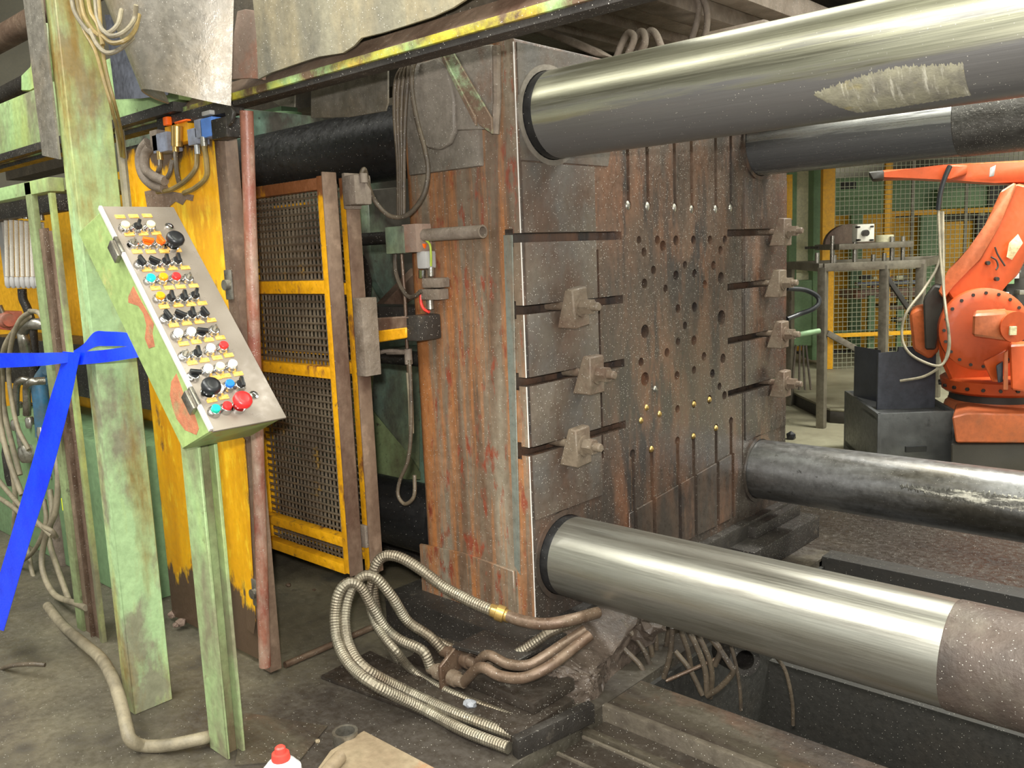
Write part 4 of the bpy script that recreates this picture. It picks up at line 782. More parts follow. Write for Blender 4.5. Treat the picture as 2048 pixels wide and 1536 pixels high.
b = bm_(); p = W(130, 960, Y=1.26); cyl(b, p + Vector((0, 0, -.06)), p + Vector((0, 0, .12)), .014, n=12); cyl(b, p + Vector((0, 0, .0)), p + Vector((0, 0, .03)), .02, n=6); solo('hose_fitting', b, Mt['steel'], 'grey steel hose fitting above the lime yellow sleeve', 'fitting')
for u, v_, r, l, m in ((120, 1080, .035, .30, 'dusty'), (150, 1020, .03, .36, 'dark'), (118, 880, .05, .10, 'dusty'), (60, 905, .05, .08, 'steel'), (84, 880, .018, .12, 'steel'), (40, 870, .016, .12, 'steel'), (20, 930, .03, .2, 'dark'), (100, 930, .012, .12, 'chrome'), (112, 930, .012, .10, 'chrome'), (36, 810, .021, .03, 'steel'), (56, 812, .022, .03, 'chrome'), (60, 845, .02, .05, 'steel'), (30, 850, .018, .05, 'steel')):
    b = bm_(); p = W(u, v_, Y=1.40); lathe(b, p + Vector((0, 0, -l / 2)), (0, 0, 1), [(0, r * .8), (l * .2, r), (l * .8, r), (l, r * .75)], 14); obj('pipe_fitting', b, Mt[m], hc)
pipe('floor_conduit', [(95, 1212, 1.16), (125, 1250, 1.12), (165, 1285, 1.06), (200, 1315, 1.02), (222, 1350, .965), (240, 1400, .93), (252, 1450, .90), (262, 1480, .895), (290, 1492, .93), (340, 1490, .97), (400, 1478, 1.03), (418, 1474, 1.06)], .0175, 'hose', 'thick grey floor conduit bending round column base to the pedestal', 'conduit', n=12)
pipe('floor_cable', [(-20, 1345, .84), (20, 1332, .86), (60, 1328, .89), (90, 1330, .92)], .007, 'hose_dark', 'thin dark cable on the floor at the left edge', 'cable')

# ------------------------------------------------------------------ fittings on the platen side
for k, dx in enumerate((0, 7, 15, 24)):
    pipe('side_cable', [(838 - k * 3, 112 + k * 4, 1.865), (812 + dx * .3, 128, 1.855), (792 + dx, 160, 1.85), (789 + dx * .9, 230, 1.85), (796 + dx * .5, 330, 1.85), (797 + dx * .45, 435, 1.85)], .0065, 'hose_dark', 'greasy vertical cable down the left edge of the platen, %s from left' % ORD[k], 'cable', 'vertical cables on the platen side')
pipe('looped_hose', [(838, 112, 1.86), (826, 135, 1.845), (824, 180, 1.84), (834, 240, 1.838), (850, 300, 1.836), (856, 345, 1.835), (846, 392, 1.83), (815, 430, 1.82), (780, 432, 1.80), (752, 405, 1.78), (738, 375, 1.75), (731, 345, 1.73), (727, 339, 1.72), (722, 350, 1.715)], .0075, 'hose_dark', 'corrugated cable looping from the limit switch up the platen side', 'cable')
sb = thing('sensor_bracket', 'teal and brown bracket block with a pipe on platen side', 'bracket', tuple(W(800, 480, Y=1.86)))
b = bm_(); box(b, (W(772, 505, Y=1.83).x, 1.83, W(800, 507, Y=1.83).z), (W(808, 505, Y=1.83).x, 1.90, W(800, 452, Y=1.83).z), .004); obj('bracket_block', b, Mt['teal'], sb)
b = bm_(); box(b, (W(806, 505, Y=1.835).x, 1.835, W(820, 505, Y=1.835).z), (W(834, 505, Y=1.835).x, 1.90, W(820, 448, Y=1.835).z), .003); obj('rusty_cheek', b, Mt['rust'], sb)
b = bm_(); p0, p1 = W(828, 472, Y=1.87), W(966, 464, Y=1.87); ringpipe(b, (p0.x, 1.87, p0.z), (p1.x, 1.87, p0.z), .0195, .005, 24); obj('open_pipe', b, Mt['dusty'], sb)
b = bm_(); q = W(700, 480, Y=1.87); cyl(b, (q.x - .1, 1.87, p0.z), (p0.x, 1.87, p0.z), .02, n=18); obj('left_rod', b, Mt['dark'], sb)
b = bm_(); tube(b, T([(790, 507, 1.865), (791, 540, 1.86), (800, 570, 1.855), (815, 592, 1.85), (830, 592, 1.85), (842, 582, 1.85)]), .007); obj('bracket_cable', b, Mt['hose_dark'], sb)
cn = thing('cable_connector', 'grey plug connector with orange cap on the platen side', 'connector', tuple(W(845, 540, Y=1.86)))
b = bm_(); cyl(b, W(842, 500, Y=1.868), W(843, 486, Y=1.868), .017, n=16); obj('orange_cap', b, Mt['orange_r'], cn)
b = bm_(); p = W(843, 538, Y=1.85); q = W(843, 502, Y=1.85); box(b, (p.x - .022, 1.85, p.z), (p.x + .022, 1.895, q.z), .008); obj('plug_body', b, Mt['pvc'], cn)
b = bm_(); cyl(b, W(844, 556, Y=1.868), W(844, 540, Y=1.868), .011, n=8); obj('plug_nut', b, Mt['chrome'], cn)
sv = thing('side_valve', 'small dusty grey valve block below the orange capped connector', 'valve', tuple(W(862, 600, Y=1.86)))
for nm, u0, v0, u1, v1 in (('valve_block', 844, 556, 878, 576), ('valve_block', 842, 578, 876, 600)):
    b = bm_(); a, c = W(u0, v1, Y=1.855), W(u1, v0, Y=1.855); box(b, (a.x, 1.855, a.z), (c.x, 1.90, c.z), .004); obj(nm, b, Mt['dusty'], sv)
b = bm_(); cyl(b, W(861, 618, Y=1.872), W(860, 600, Y=1.872), .012, n=12); obj('lower_nut', b, Mt['steel'], sv)
b = bm_(); cyl(b, W(862, 552, Y=1.872), W(862, 534, Y=1.872), .010, n=12); obj('upper_nut', b, Mt['steel'], sv)
b = bm_(); a = W(882, 570, Y=1.875); cyl(b, a + Vector((-.02, 0, 0)), a + Vector((.008, 0, 0)), .008, n=8); obj('side_screw', b, Mt['steel'], sv)
pipe('earth_wire', [(862, 532, 1.87), (862, 510, 1.866), (860, 490, 1.864), (852, 480, 1.864), (849, 472, 1.866)], .0038, 'gy_wire', 'thin green and yellow earth wire above the valve block', 'wire')
pipe('red_cable', [(842, 582, 1.875), (842, 604, 1.872), (848, 618, 1.87), (858, 624, 1.87)], .005, 'cap_red', 'short red cable bending under the grey valve block', 'cable')
pipe('copper_line', [(803, 507, 1.885), (810, 600, 1.885), (814, 690, 1.885), (818, 760, 1.885), (822, 860, 1.885)], .006, 'pipe_rusty', 'thin coppery line running down the platen edge', 'pipe')
pipe('drip_hose', [(819, 720, 1.86), (822, 790, 1.86), (822, 860, 1.86), (816, 920, 1.855), (800, 960, 1.85), (796, 990, 1.845), (810, 1008, 1.845), (828, 992, 1.85), (829, 950, 1.86)], .0065, 'hose_dark', 'cable dropping in a small loop beside lower platen edge', 'cable')
b = bm_(); p = W(817, 716, Y=1.865); cyl(b, p + Vector((0, 0, -.02)), p + Vector((0, 0, .03)), .013, n=10); p2 = W(775, 704, Y=1.86); cyl(b, p2, W(815, 704, Y=1.86), .009, n=10); solo('hose_elbow', b, Mt['dusty'], 'dusty elbow fitting where the arm meets the platen edge', 'fitting')
pipe('arm_hose', [(815, 704, 1.86), (775, 702, 1.85), (750, 712, 1.84), (735, 745, 1.83), (722, 790, 1.84), (718, 840, 1.86)], .007, 'dusty', 'grey hose curving down behind the gate arm', 'hose')
pipe('white_conduit', [(817, 745, 1.87), (821, 800, 1.87), (823, 866, 1.87)], .009, 'hose', 'pale straight conduit on the lower left platen edge', 'conduit')

# ------------------------------------------------------------------ braided hoses and bulkhead fittings
bk = thing('bulkhead_bracket', 'rusty bracket plate with four hydraulic fittings at platen foot', 'bracket', (-1.75, 1.7, .05))
b = bm_(); prism(b, [W(882, 1345, Y=1.64), W(910, 1355, Y=1.64) + Vector((.01, .03, 0)), W(905, 1290, Y=1.68) + Vector((.02, .2, .0)), W(900, 1274, Y=1.66), W(884, 1290, Y=1.64)], (.008, .0, 0)); 
b.free(); b = bm_(); xk = W(895, 1320, Y=1.64).x
prism(b, [(xk, 1.60, .045), (xk, 1.64, .03), (xk, 1.93, .06), (xk, 1.93, .155), (xk, 1.66, .155), (xk, 1.60, .12)], (.012, 0, 0), .002); obj('bracket_plate', b, Mt['pipe_rusty'], bk)
b = bm_(); prism(b, [(xk, 1.66, .150), (xk + .22, 1.70, .150), (xk + .22, 1.93, .150), (xk, 1.93, .150)], (0, 0, .012), .002); obj('top_plate', b, Mt['dark'], bk)
FIT = [(1.635, .078), (1.69, .112), (1.755, .085), (1.83, .115)]
for i, (y, z) in enumerate(FIT):
    b = bm_(); lathe(b, (xk - .075, y, z), (1, 0, 0), [(0, .017), (.03, .018), (.032, .024), (.055, .024), (.057, .018), (.09, .018), (.092, .024), (.115, .024), (.117, .019), (.15, .017)], 12); obj('bulkhead_fitting', b, Mt['pipe_rusty'] if i % 2 else Mt['clamp'], bk)
def pts3(l): return [Vector(p) for p in l]
def hose(name, pts, r, mat, label, cat, group=None, rib=.0042):
    q = bm_(); tube(q, pts, r, n=12, k=10, rib=rib); return solo(name, q, Mt[mat], label, cat, group, smooth=12)
G = 'braided steel hoses at the platen foot'
hose('braided_hose', pts3([(xk - .07, 1.635, .078)]) + T([(845, 1302, 1.62), (800, 1280, 1.60), (770, 1255, 1.58), (745, 1215, 1.55), (722, 1175, 1.52), (698, 1165, 1.49), (678, 1185, 1.46), (670, 1230, 1.44), (676, 1285, 1.42), (700, 1330, 1.40), (750, 1370, 1.40)]) + [W(850, 1420, Z=.025), W(930, 1462, Z=.022), W(1018, 1496, Z=.022)], .0165, 'braid', 'outermost braided steel hose, lowest of the bundle reaching the end bar', 'hose', G)
hose('braided_hose', pts3([(xk - .07, 1.69, .112)]) + T([(858, 1272, 1.67), (815, 1242, 1.64), (785, 1195, 1.60), (750, 1155, 1.56), (722, 1155, 1.53), (698, 1190, 1.49), (690, 1240, 1.46), (700, 1295, 1.44), (735, 1340, 1.44)]) + [W(820, 1385, Z=.04), W(920, 1430, Z=.04), W(1050, 1478, Z=.03)], .0165, 'braid', 'second braided steel hose, just inside the outermost one', 'hose', G)
hose('braided_hose', pts3([(xk - .05, 1.755, .085)]) + T([(840, 1262, 1.70), (800, 1225, 1.66), (765, 1165, 1.60), (745, 1160, 1.58), (738, 1200, 1.57), (752, 1250, 1.56), (790, 1300, 1.55)]) + [W(830, 1345, Z=.05), W(900, 1385, Z=.045), W(1000, 1425, Z=.04), W(1085, 1462, Z=.03)], .013, 'braid', 'thinner braided hose looping behind the front pair', 'hose', G)
hose('braided_hose', T([(985, 1222, 1.72), (940, 1202, 1.71), (890, 1175, 1.70), (840, 1138, 1.68), (800, 1115, 1.66), (770, 1112, 1.64), (752, 1130, 1.62), (745, 1170, 1.61), (752, 1220, 1.60), (770, 1270, 1.60)]) + [W(800, 1320, Z=.05)], .0175, 'braid', 'braided steel hose with highest loop, rising over the others', 'hose', G)
b = bm_(); p0, p1 = W(980, 1219, Y=1.72), W(1020, 1234, Y=1.745); lathe(b, p0, p1 - p0, [(0, .018), (.02, .02), (.022, .024), (.045, .024), (.047, .018), ((p1 - p0).length, .018)], 12); solo('brass_fitting', b, Mt['brass'], 'brassy hose end fitting beside the lower platen corner', 'fitting')
pipe('bent_pipe', [(1010, 1230, 1.74), (1045, 1242, 1.75), (1090, 1248, 1.77), (1140, 1240, 1.82), (1195, 1225, 1.93)], .017, 'pipe_rusty', 'grimy bent pipe hugging the bottom of the platen corner', 'pipe', n=12)
pts = pts3([(xk + .07, 1.635, .078)]) + T([(960, 1335, 1.62), (1000, 1352, 1.63), (1045, 1356, 1.65), (1090, 1338, 1.69), (1130, 1310, 1.75), (1180, 1270, 1.83)])
b = bm_(); tube(b, pts, .0155, n=12); solo('bent_pipe', b, Mt['pipe_rusty'], 'rusty bent pipe, lower of the pair leaving the bracket', 'pipe')
pts = pts3([(xk + .07, 1.69, .112)]) + T([(975, 1310, 1.68), (1015, 1328, 1.69), (1055, 1330, 1.71), (1090, 1312, 1.75), (1130, 1285, 1.81), (1170, 1260, 1.87)])
b = bm_(); tube(b, pts, .015, n=12); solo('bent_pipe', b, Mt['pipe_rusty'], 'rusty bent pipe, upper of the pair leaving the bracket', 'pipe')
hose('braided_hose', pts3([(xk + .09, 1.76, .085)]) + T([(1010, 1320, 1.74), (1050, 1298, 1.77), (1100, 1265, 1.82), (1160, 1240, 1.90)]), .015, 'braid', 'short braided hose lying to the right of the bracket', 'hose', G)

# ------------------------------------------------------------------ loose things on the floor
p = W(560, 1494, Z=.235); cx, cy = p.x, p.y
sc = thing('spray_can', 'white spray can with red cap on the floor at bottom edge', 'spray can', (cx, cy, 0))
b = bm_(); lathe(b, (cx, cy, 0), (0, 0, 1), [(0, .041), (.003, .0435), (.175, .0435), (.179, .042), (.184, .0425), (.186, .040), (.198, .031), (.205, .022), (.206, .019)], 32); obj('can_body', b, Mt['can'], sc)
b = bm_(); lathe(b, (cx, cy, .203), (0, 0, 1), [(0, .020), (.006, .021), (.018, .019), (.019, .0125), (.031, .0115), (.034, .008)], 24); obj('spray_cap', b, Mt['cap_red'], sc)
b = bm_(); q = W(690, 1462, Z=.06); ringpipe(b, (q.x, q.y, 0.0), (q.x, q.y, .06), .034, .008, 28); solo('pipe_ring', b, Mt['steel'], 'short upright piece of steel pipe on the floor', 'pipe')
b = bm_(); zb = .05; qs = [W(728, 1460, Z=zb), W(900, 1550, Z=zb), W(880, 1640, Z=zb), W(560, 1640, Z=zb), W(660, 1500, Z=zb)]; prism(b, [q - Vector((0, 0, zb)) for q in qs], (0, 0, zb), .003); solo('floor_board', b, Mt['board'], 'flat brown grey board lying at the bottom edge', 'board')
b = bm_(); cyl(b, W(680, 1514, Z=zb + .014), W(640, 1560, Z=zb + .014), .018, n=16); solo('round_bar', b, Mt['board'], 'short round bar lying on the brown board', 'bar')
def lump(u, v_, r, mat, label, z=0.02):
    q = bm_(); p = W(u, v_, Z=z); bmesh.ops.create_icosphere(q, subdivisions=2, radius=r, matrix=Matrix.Translation(Vector((p.x, p.y, z + r * .3))) @ Matrix.Diagonal((1, .8, .7, 1)))
    for w in q.verts: w.co += Vector((random.uniform(-1, 1), random.uniform(-1, 1), random.uniform(-.5, .5))) * r * .16
    return solo('scrap_lump', q, Mt[mat], label, 'scrap', smooth=0)
lump(940, 1412, .020, 'lump', 'grey crumpled scrap piece lying among the braided hoses', .05); lump(905, 1455, .014, 'lump', 'smaller grey scrap piece left of the braided hoses end', .01)
lump(577, 1172, .012, 'yellow', 'yellow paint flake under the mesh gate, left one'); lump(628, 1181, .008, 'yellow', 'yellow paint flake under the mesh gate, right one'); lump(635, 1484, .008, 'board', 'tiny pale crumb left of the pipe ring')
lump(800, 1258, .008, 'yellow', 'tiny yellow flake between the braided hoses')
for u, v_, r in ((345, 1232, .02), (362, 1248, .022), (372, 1240, .016), (352, 1252, .013)): lump(u, v_, r, 'rust', 'rusty crumpled scrap under yellow door, ' + {345: 'leftmost', 362: 'largest', 372: 'rightmost', 352: 'smallest'}[u])['group'] = 'rusty scrap under the door'
b = bm_(); cyl(b, W(570, 1330, Z=.012), W(755, 1250, Z=.012), .011, n=10); solo('floor_rod', b, Mt['pipe_rusty'], 'thin rusty rod lying across the dark floor behind hoses', 'rod')
b = bm_(); q = [W(488, 1425, Z=.004), W(655, 1452, Z=.004), W(600, 1520, Z=.004), W(470, 1530, Z=.004)]; prism(b, [x - Vector((0, 0, .0035)) for x in q], (0, 0, .004)); solo('floor_plate', b, Mt['bed_steel'], 'thin dark plate flat on the floor right of the pedestal', 'plate')
b = bm_(); q = [W(640, 1340, Z=.03), W(1000, 1470, Z=.03), W(1040, 1440, Z=.03), W(740, 1290, Z=.03)]; prism(b, [x - Vector((0, 0, .03)) for x in q], (0, 0, .012), .002); solo('drip_plate', b, Mt['oily_floor'], 'oily rust stained plate under the braided hoses', 'plate')

# ------------------------------------------------------------------ hanging hoses in the pit
random.seed(11)
HP = [[(1215, 1262), (1250, 1300), (1280, 1330), (1300, 1370)], [(1240, 1240), (1282, 1290), (1300, 1330), (1308, 1362)], [(1275, 1245), (1300, 1290), (1305, 1330), (1312, 1365)], [(1300, 1245), (1312, 1280), (1310, 1320)], [(1340, 1250), (1330, 1300), (1318, 1340), (1320, 1365)], [(1345, 1255), (1340, 1310), (1328, 1355)], [(1372, 1255), (1392, 1290), (1410, 1340), (1414, 1390)], [(1392, 1262), (1415, 1310), (1424, 1350), (1420, 1395)], [(1350, 1302), (1380, 1340), (1405, 1390)], [(1360, 1258), (1375, 1300), (1382, 1335)], [(1415, 1268), (1440, 1300), (1460, 1330), (1466, 1345), (1440, 1375), (1415, 1392)], [(1460, 1285), (1472, 1330), (1480, 1380), (1482, 1420)], [(1250, 1295), (1270, 1330), (1290, 1345)], [(1545, 1306), (1570, 1340), (1584, 1400), (1586, 1450)], [(1325, 1250), (1352, 1262), (1375, 1240)], [(1420, 1275), (1440, 1300), (1430, 1330)]]
rank = {i: k for k, i in enumerate(sorted(range(len(HP)), key=lambda i: HP[i][0][0]))}
for i, l in enumerate(HP):
    y = 2.12 + .05 * (i % 5); pipe('pit_hose', [(u, v_, y + .01 * j) for j, (u, v_) in enumerate(l)], .0055 if i in (13, 11) else .0085, 'hose_dark', 'greasy hose in the pit under the lower bar, %s from the left' % ORD[rank[i]], 'hose', 'hoses hanging in the pit')
b = bm_(); cyl(b, W(1332, 1362, Y=2.2), W(1432, 1318, Y=2.3), .006, n=10); solo('pit_rod', b, Mt['pipe_rusty'], 'thin rusty rod lying across the hoses in the pit', 'rod')
for u, v_, r in ((1258, 1262, .05), (1285, 1268, .045), (1240, 1285, .035), (1300, 1255, .04), (1225, 1310, .03)):
    b = bm_(); p = W(u, v_, Y=2.22); bmesh.ops.create_icosphere(b, subdivisions=2, radius=r, matrix=Matrix.Translation(p) @ Matrix.Diagonal((1, 1.2, .8, 1)))
    for w in b.verts: w.co += Vector((random.uniform(-1, 1), random.uniform(-1, 1), random.uniform(-1, 1))) * r * .22
    obj('grime_heap', b, Mt['ledge'], pl, smooth=0)
b = bm_(); ringpipe(b, W(1452, 1300, Y=2.45), W(1490, 1320, Y=2.35), .05, .02, 14); solo('pit_sleeve', b, Mt['dark'], 'dark dirty hose sleeve in the pit behind hanging hoses', 'sleeve')

# ------------------------------------------------------------------ overhead steelwork behind the platen
ov = thing('overhead_gantry', 'dusty overhead channel beams receding above and behind the platen', 'gantry', (-2.0, 3.6, 2.1))
for x, w, z in ((-2.42, .05, 2.19), (-2.26, .06, 2.20), (-2.10, .05, 2.22), (-1.94, .06, 2.20), (-1.78, .05, 2.24)):
    b = bm_(); box(b, (x - w, 2.1, z), (x + w, 6.6, z + .10), .006); obj('channel_beam', b, Mt['dusty'], ov)
b = bm_(); box(b, (-3.2, 4.4, 2.24), (-1.2, 4.6, 2.5), .01); obj('cross_channel', b, Mt['ceil'], ov)
b = bm_(); box(b, (-4.4, 2.0, 2.42), (-1.65, 6.8, 2.50)); obj('deck_plate', b, Mt['ceil'], ov)
for v_, D, h, m in ((40, 5.2, .10, 'ceil'), (18, 5.6, .14, 'ceil'), (66, 6.2, .08, 'dusty'), (-8, 5.0, .10, 'ceil')):
    b = bm_(); a = V(1340, v_ + 6, D); c = V(2200, v_ - 30, D); a.z = c.z = (a.z + c.z) / 2; obox(b, a, c - a, FH * .3, (0, 0, h), .005); obj('far_beam', b, Mt[m], ov)
b = bm_(); a = V(1340, 100, 6.6); obox(b, a, RH * 4.5, FH * 5.0, (0, 0, .12)); obj('far_deck', b, Mt['ceil'], ov)
b = bm_(); prism(b, [W(u, v_, Y=2.6) for u, v_ in ((1052, 55), (1075, 48), (1185, 95), (1215, 112), (1190, 112))], (0, .05, 0), .004); obj('sloping_plate', b, Mt['dusty'], ov)
for k, l in enumerate(([(1232, 118), (1246, 82), (1258, 66), (1268, 78), (1252, 118)], [(1258, 112), (1272, 72), (1286, 64), (1290, 88), (1276, 112)], [(1278, 110), (1296, 66), (1310, 66), (1322, 92), (1328, 110)], [(1246, 116), (1290, 104), (1330, 112)])):
    pipe('top_hose', [(u, v_, 2.75 + .05 * k) for u, v_ in l], .013, 'dusty', 'dust caked hose loop on top of the platen, %s' % ('leftmost', 'middle', 'rightmost', 'lying flat in front')[k], 'hose', 'hose loops on the platen top')
for l in ([(1386, -20), (1398, 10), (1392, 50), (1376, 100)], [(1398, -20), (1412, 12), (1414, 50), (1404, 100)]):
    pipe('drop_cable', [(u, v_, 3.2) for u, v_ in l], .013, 'dusty', 'dusty cable hanging from the overhead gantry, %s of two' % ('left' if l[0][0] < 1390 else 'right'), 'cable', 'two cables hanging from the gantry')
tb2 = bm_(); p = W(1486, 80, Y=3.0); box(tb2, (p.x - .13, 2.95, p.z - .16), (p.x + .11, 3.2, p.z + .045), .015); solo('junction_box', tb2, Mt['dusty'], 'dusty grey box on platen top edge behind upper bar', 'box')

# ------------------------------------------------------------------ robot
def VV(u, v_, D): return V(u, v_, D)
DR = 4.75
rb = thing('industrial_robot', 'orange industrial robot arm on a round base at the right', 'robot', tuple(V(1990, 890, DR)))
def vprism(name, pts, D, th, mat, root, bev=.008):
    q = bm_(); P = [V(u, v_, D) for u, v_ in pts]; c = sum(P, Vector()) / len(P); dd = (c - CAM).dot(FH)
    P = [CAM + (p - CAM) * (dd / (p - CAM).dot(FH)) for p in P]
    e = Vector((c.x - CAM.x, c.y - CAM.y, 0)).normalized(); prism(q, P, e * th, bev); return obj(name, q, Mt[mat], root)
vprism('base_plate', [(1904, 834), (1935, 826), (2080, 828), (2080, 886), (1912, 886)], DR - .25, .7, 'orange_dirty', rb)
vprism('plinth', [(1902, 887), (2090, 887), (2090, 960), (1902, 950)], DR - .2, .9, 'bg_dark', rb)
c = V(1990, 832, DR + .15); R = 1 / FP * DR
b = bm_(); lathe(b, c + Vector((0, 0, -.02)), UP, [(0, .30), (.05, .27), (.10, .255), (.115, .24), (.125, .24)], 48); obj('base_ring', b, Mt['orange_dirty'], rb)
b = bm_(); lathe(b, c + Vector((0, 0, .10)), UP, [(0, .235), (.05, .235)], 40); obj('dark_bearing', b, Mt['bg_dark'], rb)
b = bm_(); lathe(b, c + Vector((0, 0, .145)), UP, [(0, .255), (.015, .275), (.075, .285), (.085, .27)], 48); tt = obj('turntable', b, Mt['orange'], rb)
for k in range(22):
    a = 2 * math.pi * k / 22; d_ = RH * math.cos(a) + FH * math.sin(a); b = bm_(); cyl(b, c + d_ * .270 + Vector((0, 0, .185)), c + d_ * .292 + Vector((0, 0, .185)), .010, n=6); obj('flange_bolt', b, Mt['bg_dark'], tt)
vprism('waist_casting', [(1868, 612), (1900, 585), (2060, 640), (2060, 790), (1960, 796), (1900, 764), (1880, 720)], DR + .05, .45, 'orange', rb, .02)
vprism('shoulder_cover', [(1818, 626), (1838, 615), (1868, 618), (1880, 700), (1860, 720), (1826, 700)], DR + .05, .3, 'orange_dirty', rb, .015)
vprism('dark_motor', [(1846, 600), (1868, 570), (1896, 574), (1880, 640), (1872, 700), (1850, 700)], DR + .0, .2, 'bg_dark', rb, .01)
ax = (-FH - RH * .30).normalized()
c2 = V(1958, 655, DR - .05)
b = bm_(); lathe(b, c2 + ax * .02, ax, [(0, .20), (.04, .215), (.10, .215), (.115, .19), (.12, .15)], 48); sh = obj('shoulder_drum', b, Mt['orange'], rb)
for k in range(20):
    a = 2 * math.pi * k / 20; x_, y_ = frame_of(ax); b = bm_(); q = c2 + (x_ * math.cos(a) + y_ * math.sin(a)) * .192; cyl(b, q + ax * .11, q + ax * .14, .009, n=6); obj('drum_bolt', b, Mt['bg_dark'], sh)
arm = vprism('lower_arm', [(1884, 570), (1905, 534), (1946, 494), (1986, 436), (2008, 385), (2034, 366), (2090, 380), (2070, 480), (2036, 550), (1992, 590), (1960, 640), (1930, 640)], DR - .10, .15, 'orange', rb, .012)
vprism('arm_side_rib', [(1876, 585), (1896, 540), (1938, 500), (1972, 452), (2002, 382), (2030, 364), (2034, 374), (2000, 450), (1962, 520), (1905, 570), (1890, 600)], DR - .13, .2, 'orange_dirty', rb, .008)
vprism('upper_arm', [(1742, 346), (1765, 340), (1830, 336), (1880, 330), (2090, 318), (2090, 366), (1990, 366), (1900, 360), (1820, 356), (1740, 358)], DR - .12, .22, 'orange', rb, .012)
vprism('arm_gearbox', [(1894, 330), (1936, 330), (1934, 348), (1900, 360), (1888, 358)], DR - .16, .3, 'orange', rb, .006)
vprism('wrist', [(1736, 344), (1768, 340), (1768, 358), (1745, 360)], DR - .2, .18, 'bg_dark', rb, .006)
vprism('arm_cable_clip', [(1980, 336), (1992, 330), (1988, 352), (1978, 354)], DR - .2, .02, 'pvc', rb, .002)
vprism('motor_housing', [(1946, 628), (2016, 624), (2016, 682), (1944, 672)], DR - .45, .24, 'orange_dirty', rb, .012)
b = bm_(); q = V(2032, 654, DR - .46); cyl(b, q + FH * .2, q, .076, n=28); mc = obj('motor_cap', b, Mt['orange'], rb)
b = bm_(); q2 = V(2027, 662, DR - .475); obox(b, q2 - RH * .016 - UP * .02, RH * .032, UP * .042, FH * .012); obj('motor_label', b, Mt['paper'], mc)
vprism('lower_bracket', [(1966, 724), (2012, 700), (2012, 720), (1996, 764), (1984, 764)], DR - .30, .05, 'orange', rb, .004)
vprism('dark_connector', [(1992, 732), (2006, 724), (2006, 764), (1996, 766)], DR - .34, .05, 'plate_dark', rb, .004)
vprism('cable_pipe', [(2008, 706), (2016, 700), (2016, 780), (2006, 780)], DR - .36, .03, 'orange_dirty', rb, .003)
vprism('rear_motor', [(2018, 690), (2090, 686), (2090, 790), (2022, 780)], DR - .33, .3, 'orange', rb, .01)
vprism('arm_label', [(2018, 486), (2036, 468), (2046, 486), (2024, 520), (2013, 514)], DR - .125, .004, 'paper', rb, .001)
for l in ([(1990, 494), (1996, 510), (2010, 532)], [(1982, 514), (1992, 520), (1996, 532), (1992, 540)]):
    b = bm_(); tube(b, [V(u, v_, DR - .112) for u, v_ in l], .0045, n=6); obj('cast_mark', b, Mt['bg_dark'], arm)
for u, v_ in ((1975, 526), (1993, 558)):
    b = bm_(); p = V(u, v_, DR - .1); cyl(b, p - FH * .012, p + FH * .01, .011, n=8); obj('arm_bolt', b, Mt['bg_dark'], arm)
def vpipe(name, pts, r, mat, label, cat, group=None):
    q = bm_(); tube(q, [V(*p) for p in pts], r, n=8); return solo(name, q, Mt[mat], label, cat, group)
vpipe('robot_cable', [(1900, 332, 4.4), (1888, 360, 4.4), (1880, 390, 4.4), (1876, 420, 4.4)], .012, 'black', 'black cable dropping from the upper robot arm', 'cable')
for k, (r1, lb) in enumerate(((0, 'outer pale air hose hanging in a long loop beside robot'), (8, 'inner pale air hose hanging in a long loop beside robot'))):
    vpipe('air_hose', [(1877 + r1 * .4, 420, 4.4), (1880 + r1 * .5, 500, 4.35), (1886 + r1 * .6, 570, 4.3), (1894 + r1 * .5, 640, 4.2), (1899 + r1 * .3, 690, 4.2), (1888, 725, 4.2), (1850, 752, 4.25), (1800, 762, 4.3)] if k == 0 else [(1882, 424, 4.42), (1878, 520, 4.4), (1850, 575, 4.35), (1816, 620, 4.3), (1804, 655, 4.3), (1808, 690, 4.28), (1830, 715, 4.25), (1878, 732, 4.2), (1895, 705, 4.2), (1897, 660, 4.2), (1888, 590, 4.3), (1886, 424, 4.4)], .0065, 'hose', lb, 'hose')

# ------------------------------------------------------------------ dark steel bin with plates
bn = thing('steel_bin', 'open dark grey steel bin on the floor before the robot', 'bin', tuple(V(1760, 905, 4.7)))
fl = V(1756, 828, 4.7); fr = V(1906, 828, 4.7); fr.z = fl.z; bl = V(1691, 791, 5.45); bl.z = fl.z; br = bl + (fr - fl) * 1.05; H_ = fl.z - .0
t_ = .02
for a, c_ in ((fl, fr), (bl, fl), (bl, br), (br, fr)):
    b = bm_(); d0 = (c_ - a); nn = Vector((-d0.y, d0.x, 0)).normalized() * t_; obox(b, Vector((a.x, a.y, 0)), d0, nn, (0, 0, H_), .003); obj('bin_wall', b, Mt['box_steel'], bn)
b = bm_(); prism(b, [Vector((q.x, q.y, .03)) for q in (fl, fr, br, bl)], (0, 0, .03)); obj('bin_floor', b, Mt['bg_dark'], bn)
b = bm_(); prism(b, [Vector((q.x, q.y, H_ - .04)) for q in (lerp(fl, bl, .02), lerp(fr, br, .02), lerp(fr, br, .45), lerp(fl, bl, .45))], (0, 0, .015)); obj('grate_shelf', b, Mt['box_steel'], bn)
b = bm_(); q = V(1812, 905, 4.68); obox(b, q, RH * .11, -FH * .004 + FH * .02, (0, 0, .03)); obj('fork_slot', b, Mt['black'], bn)
def vplate(name, pts, D, mat, label):
    q = bm_(); P = [V(u, v_, D) for u, v_ in pts]; dd = (P[0] - CAM).dot(FH); P = [CAM + (p - CAM) * (dd / (p - CAM).dot(FH)) for p in P]; prism(q, P, FH * .015, .002); return solo(name, q, Mt[mat], label, 'plate')
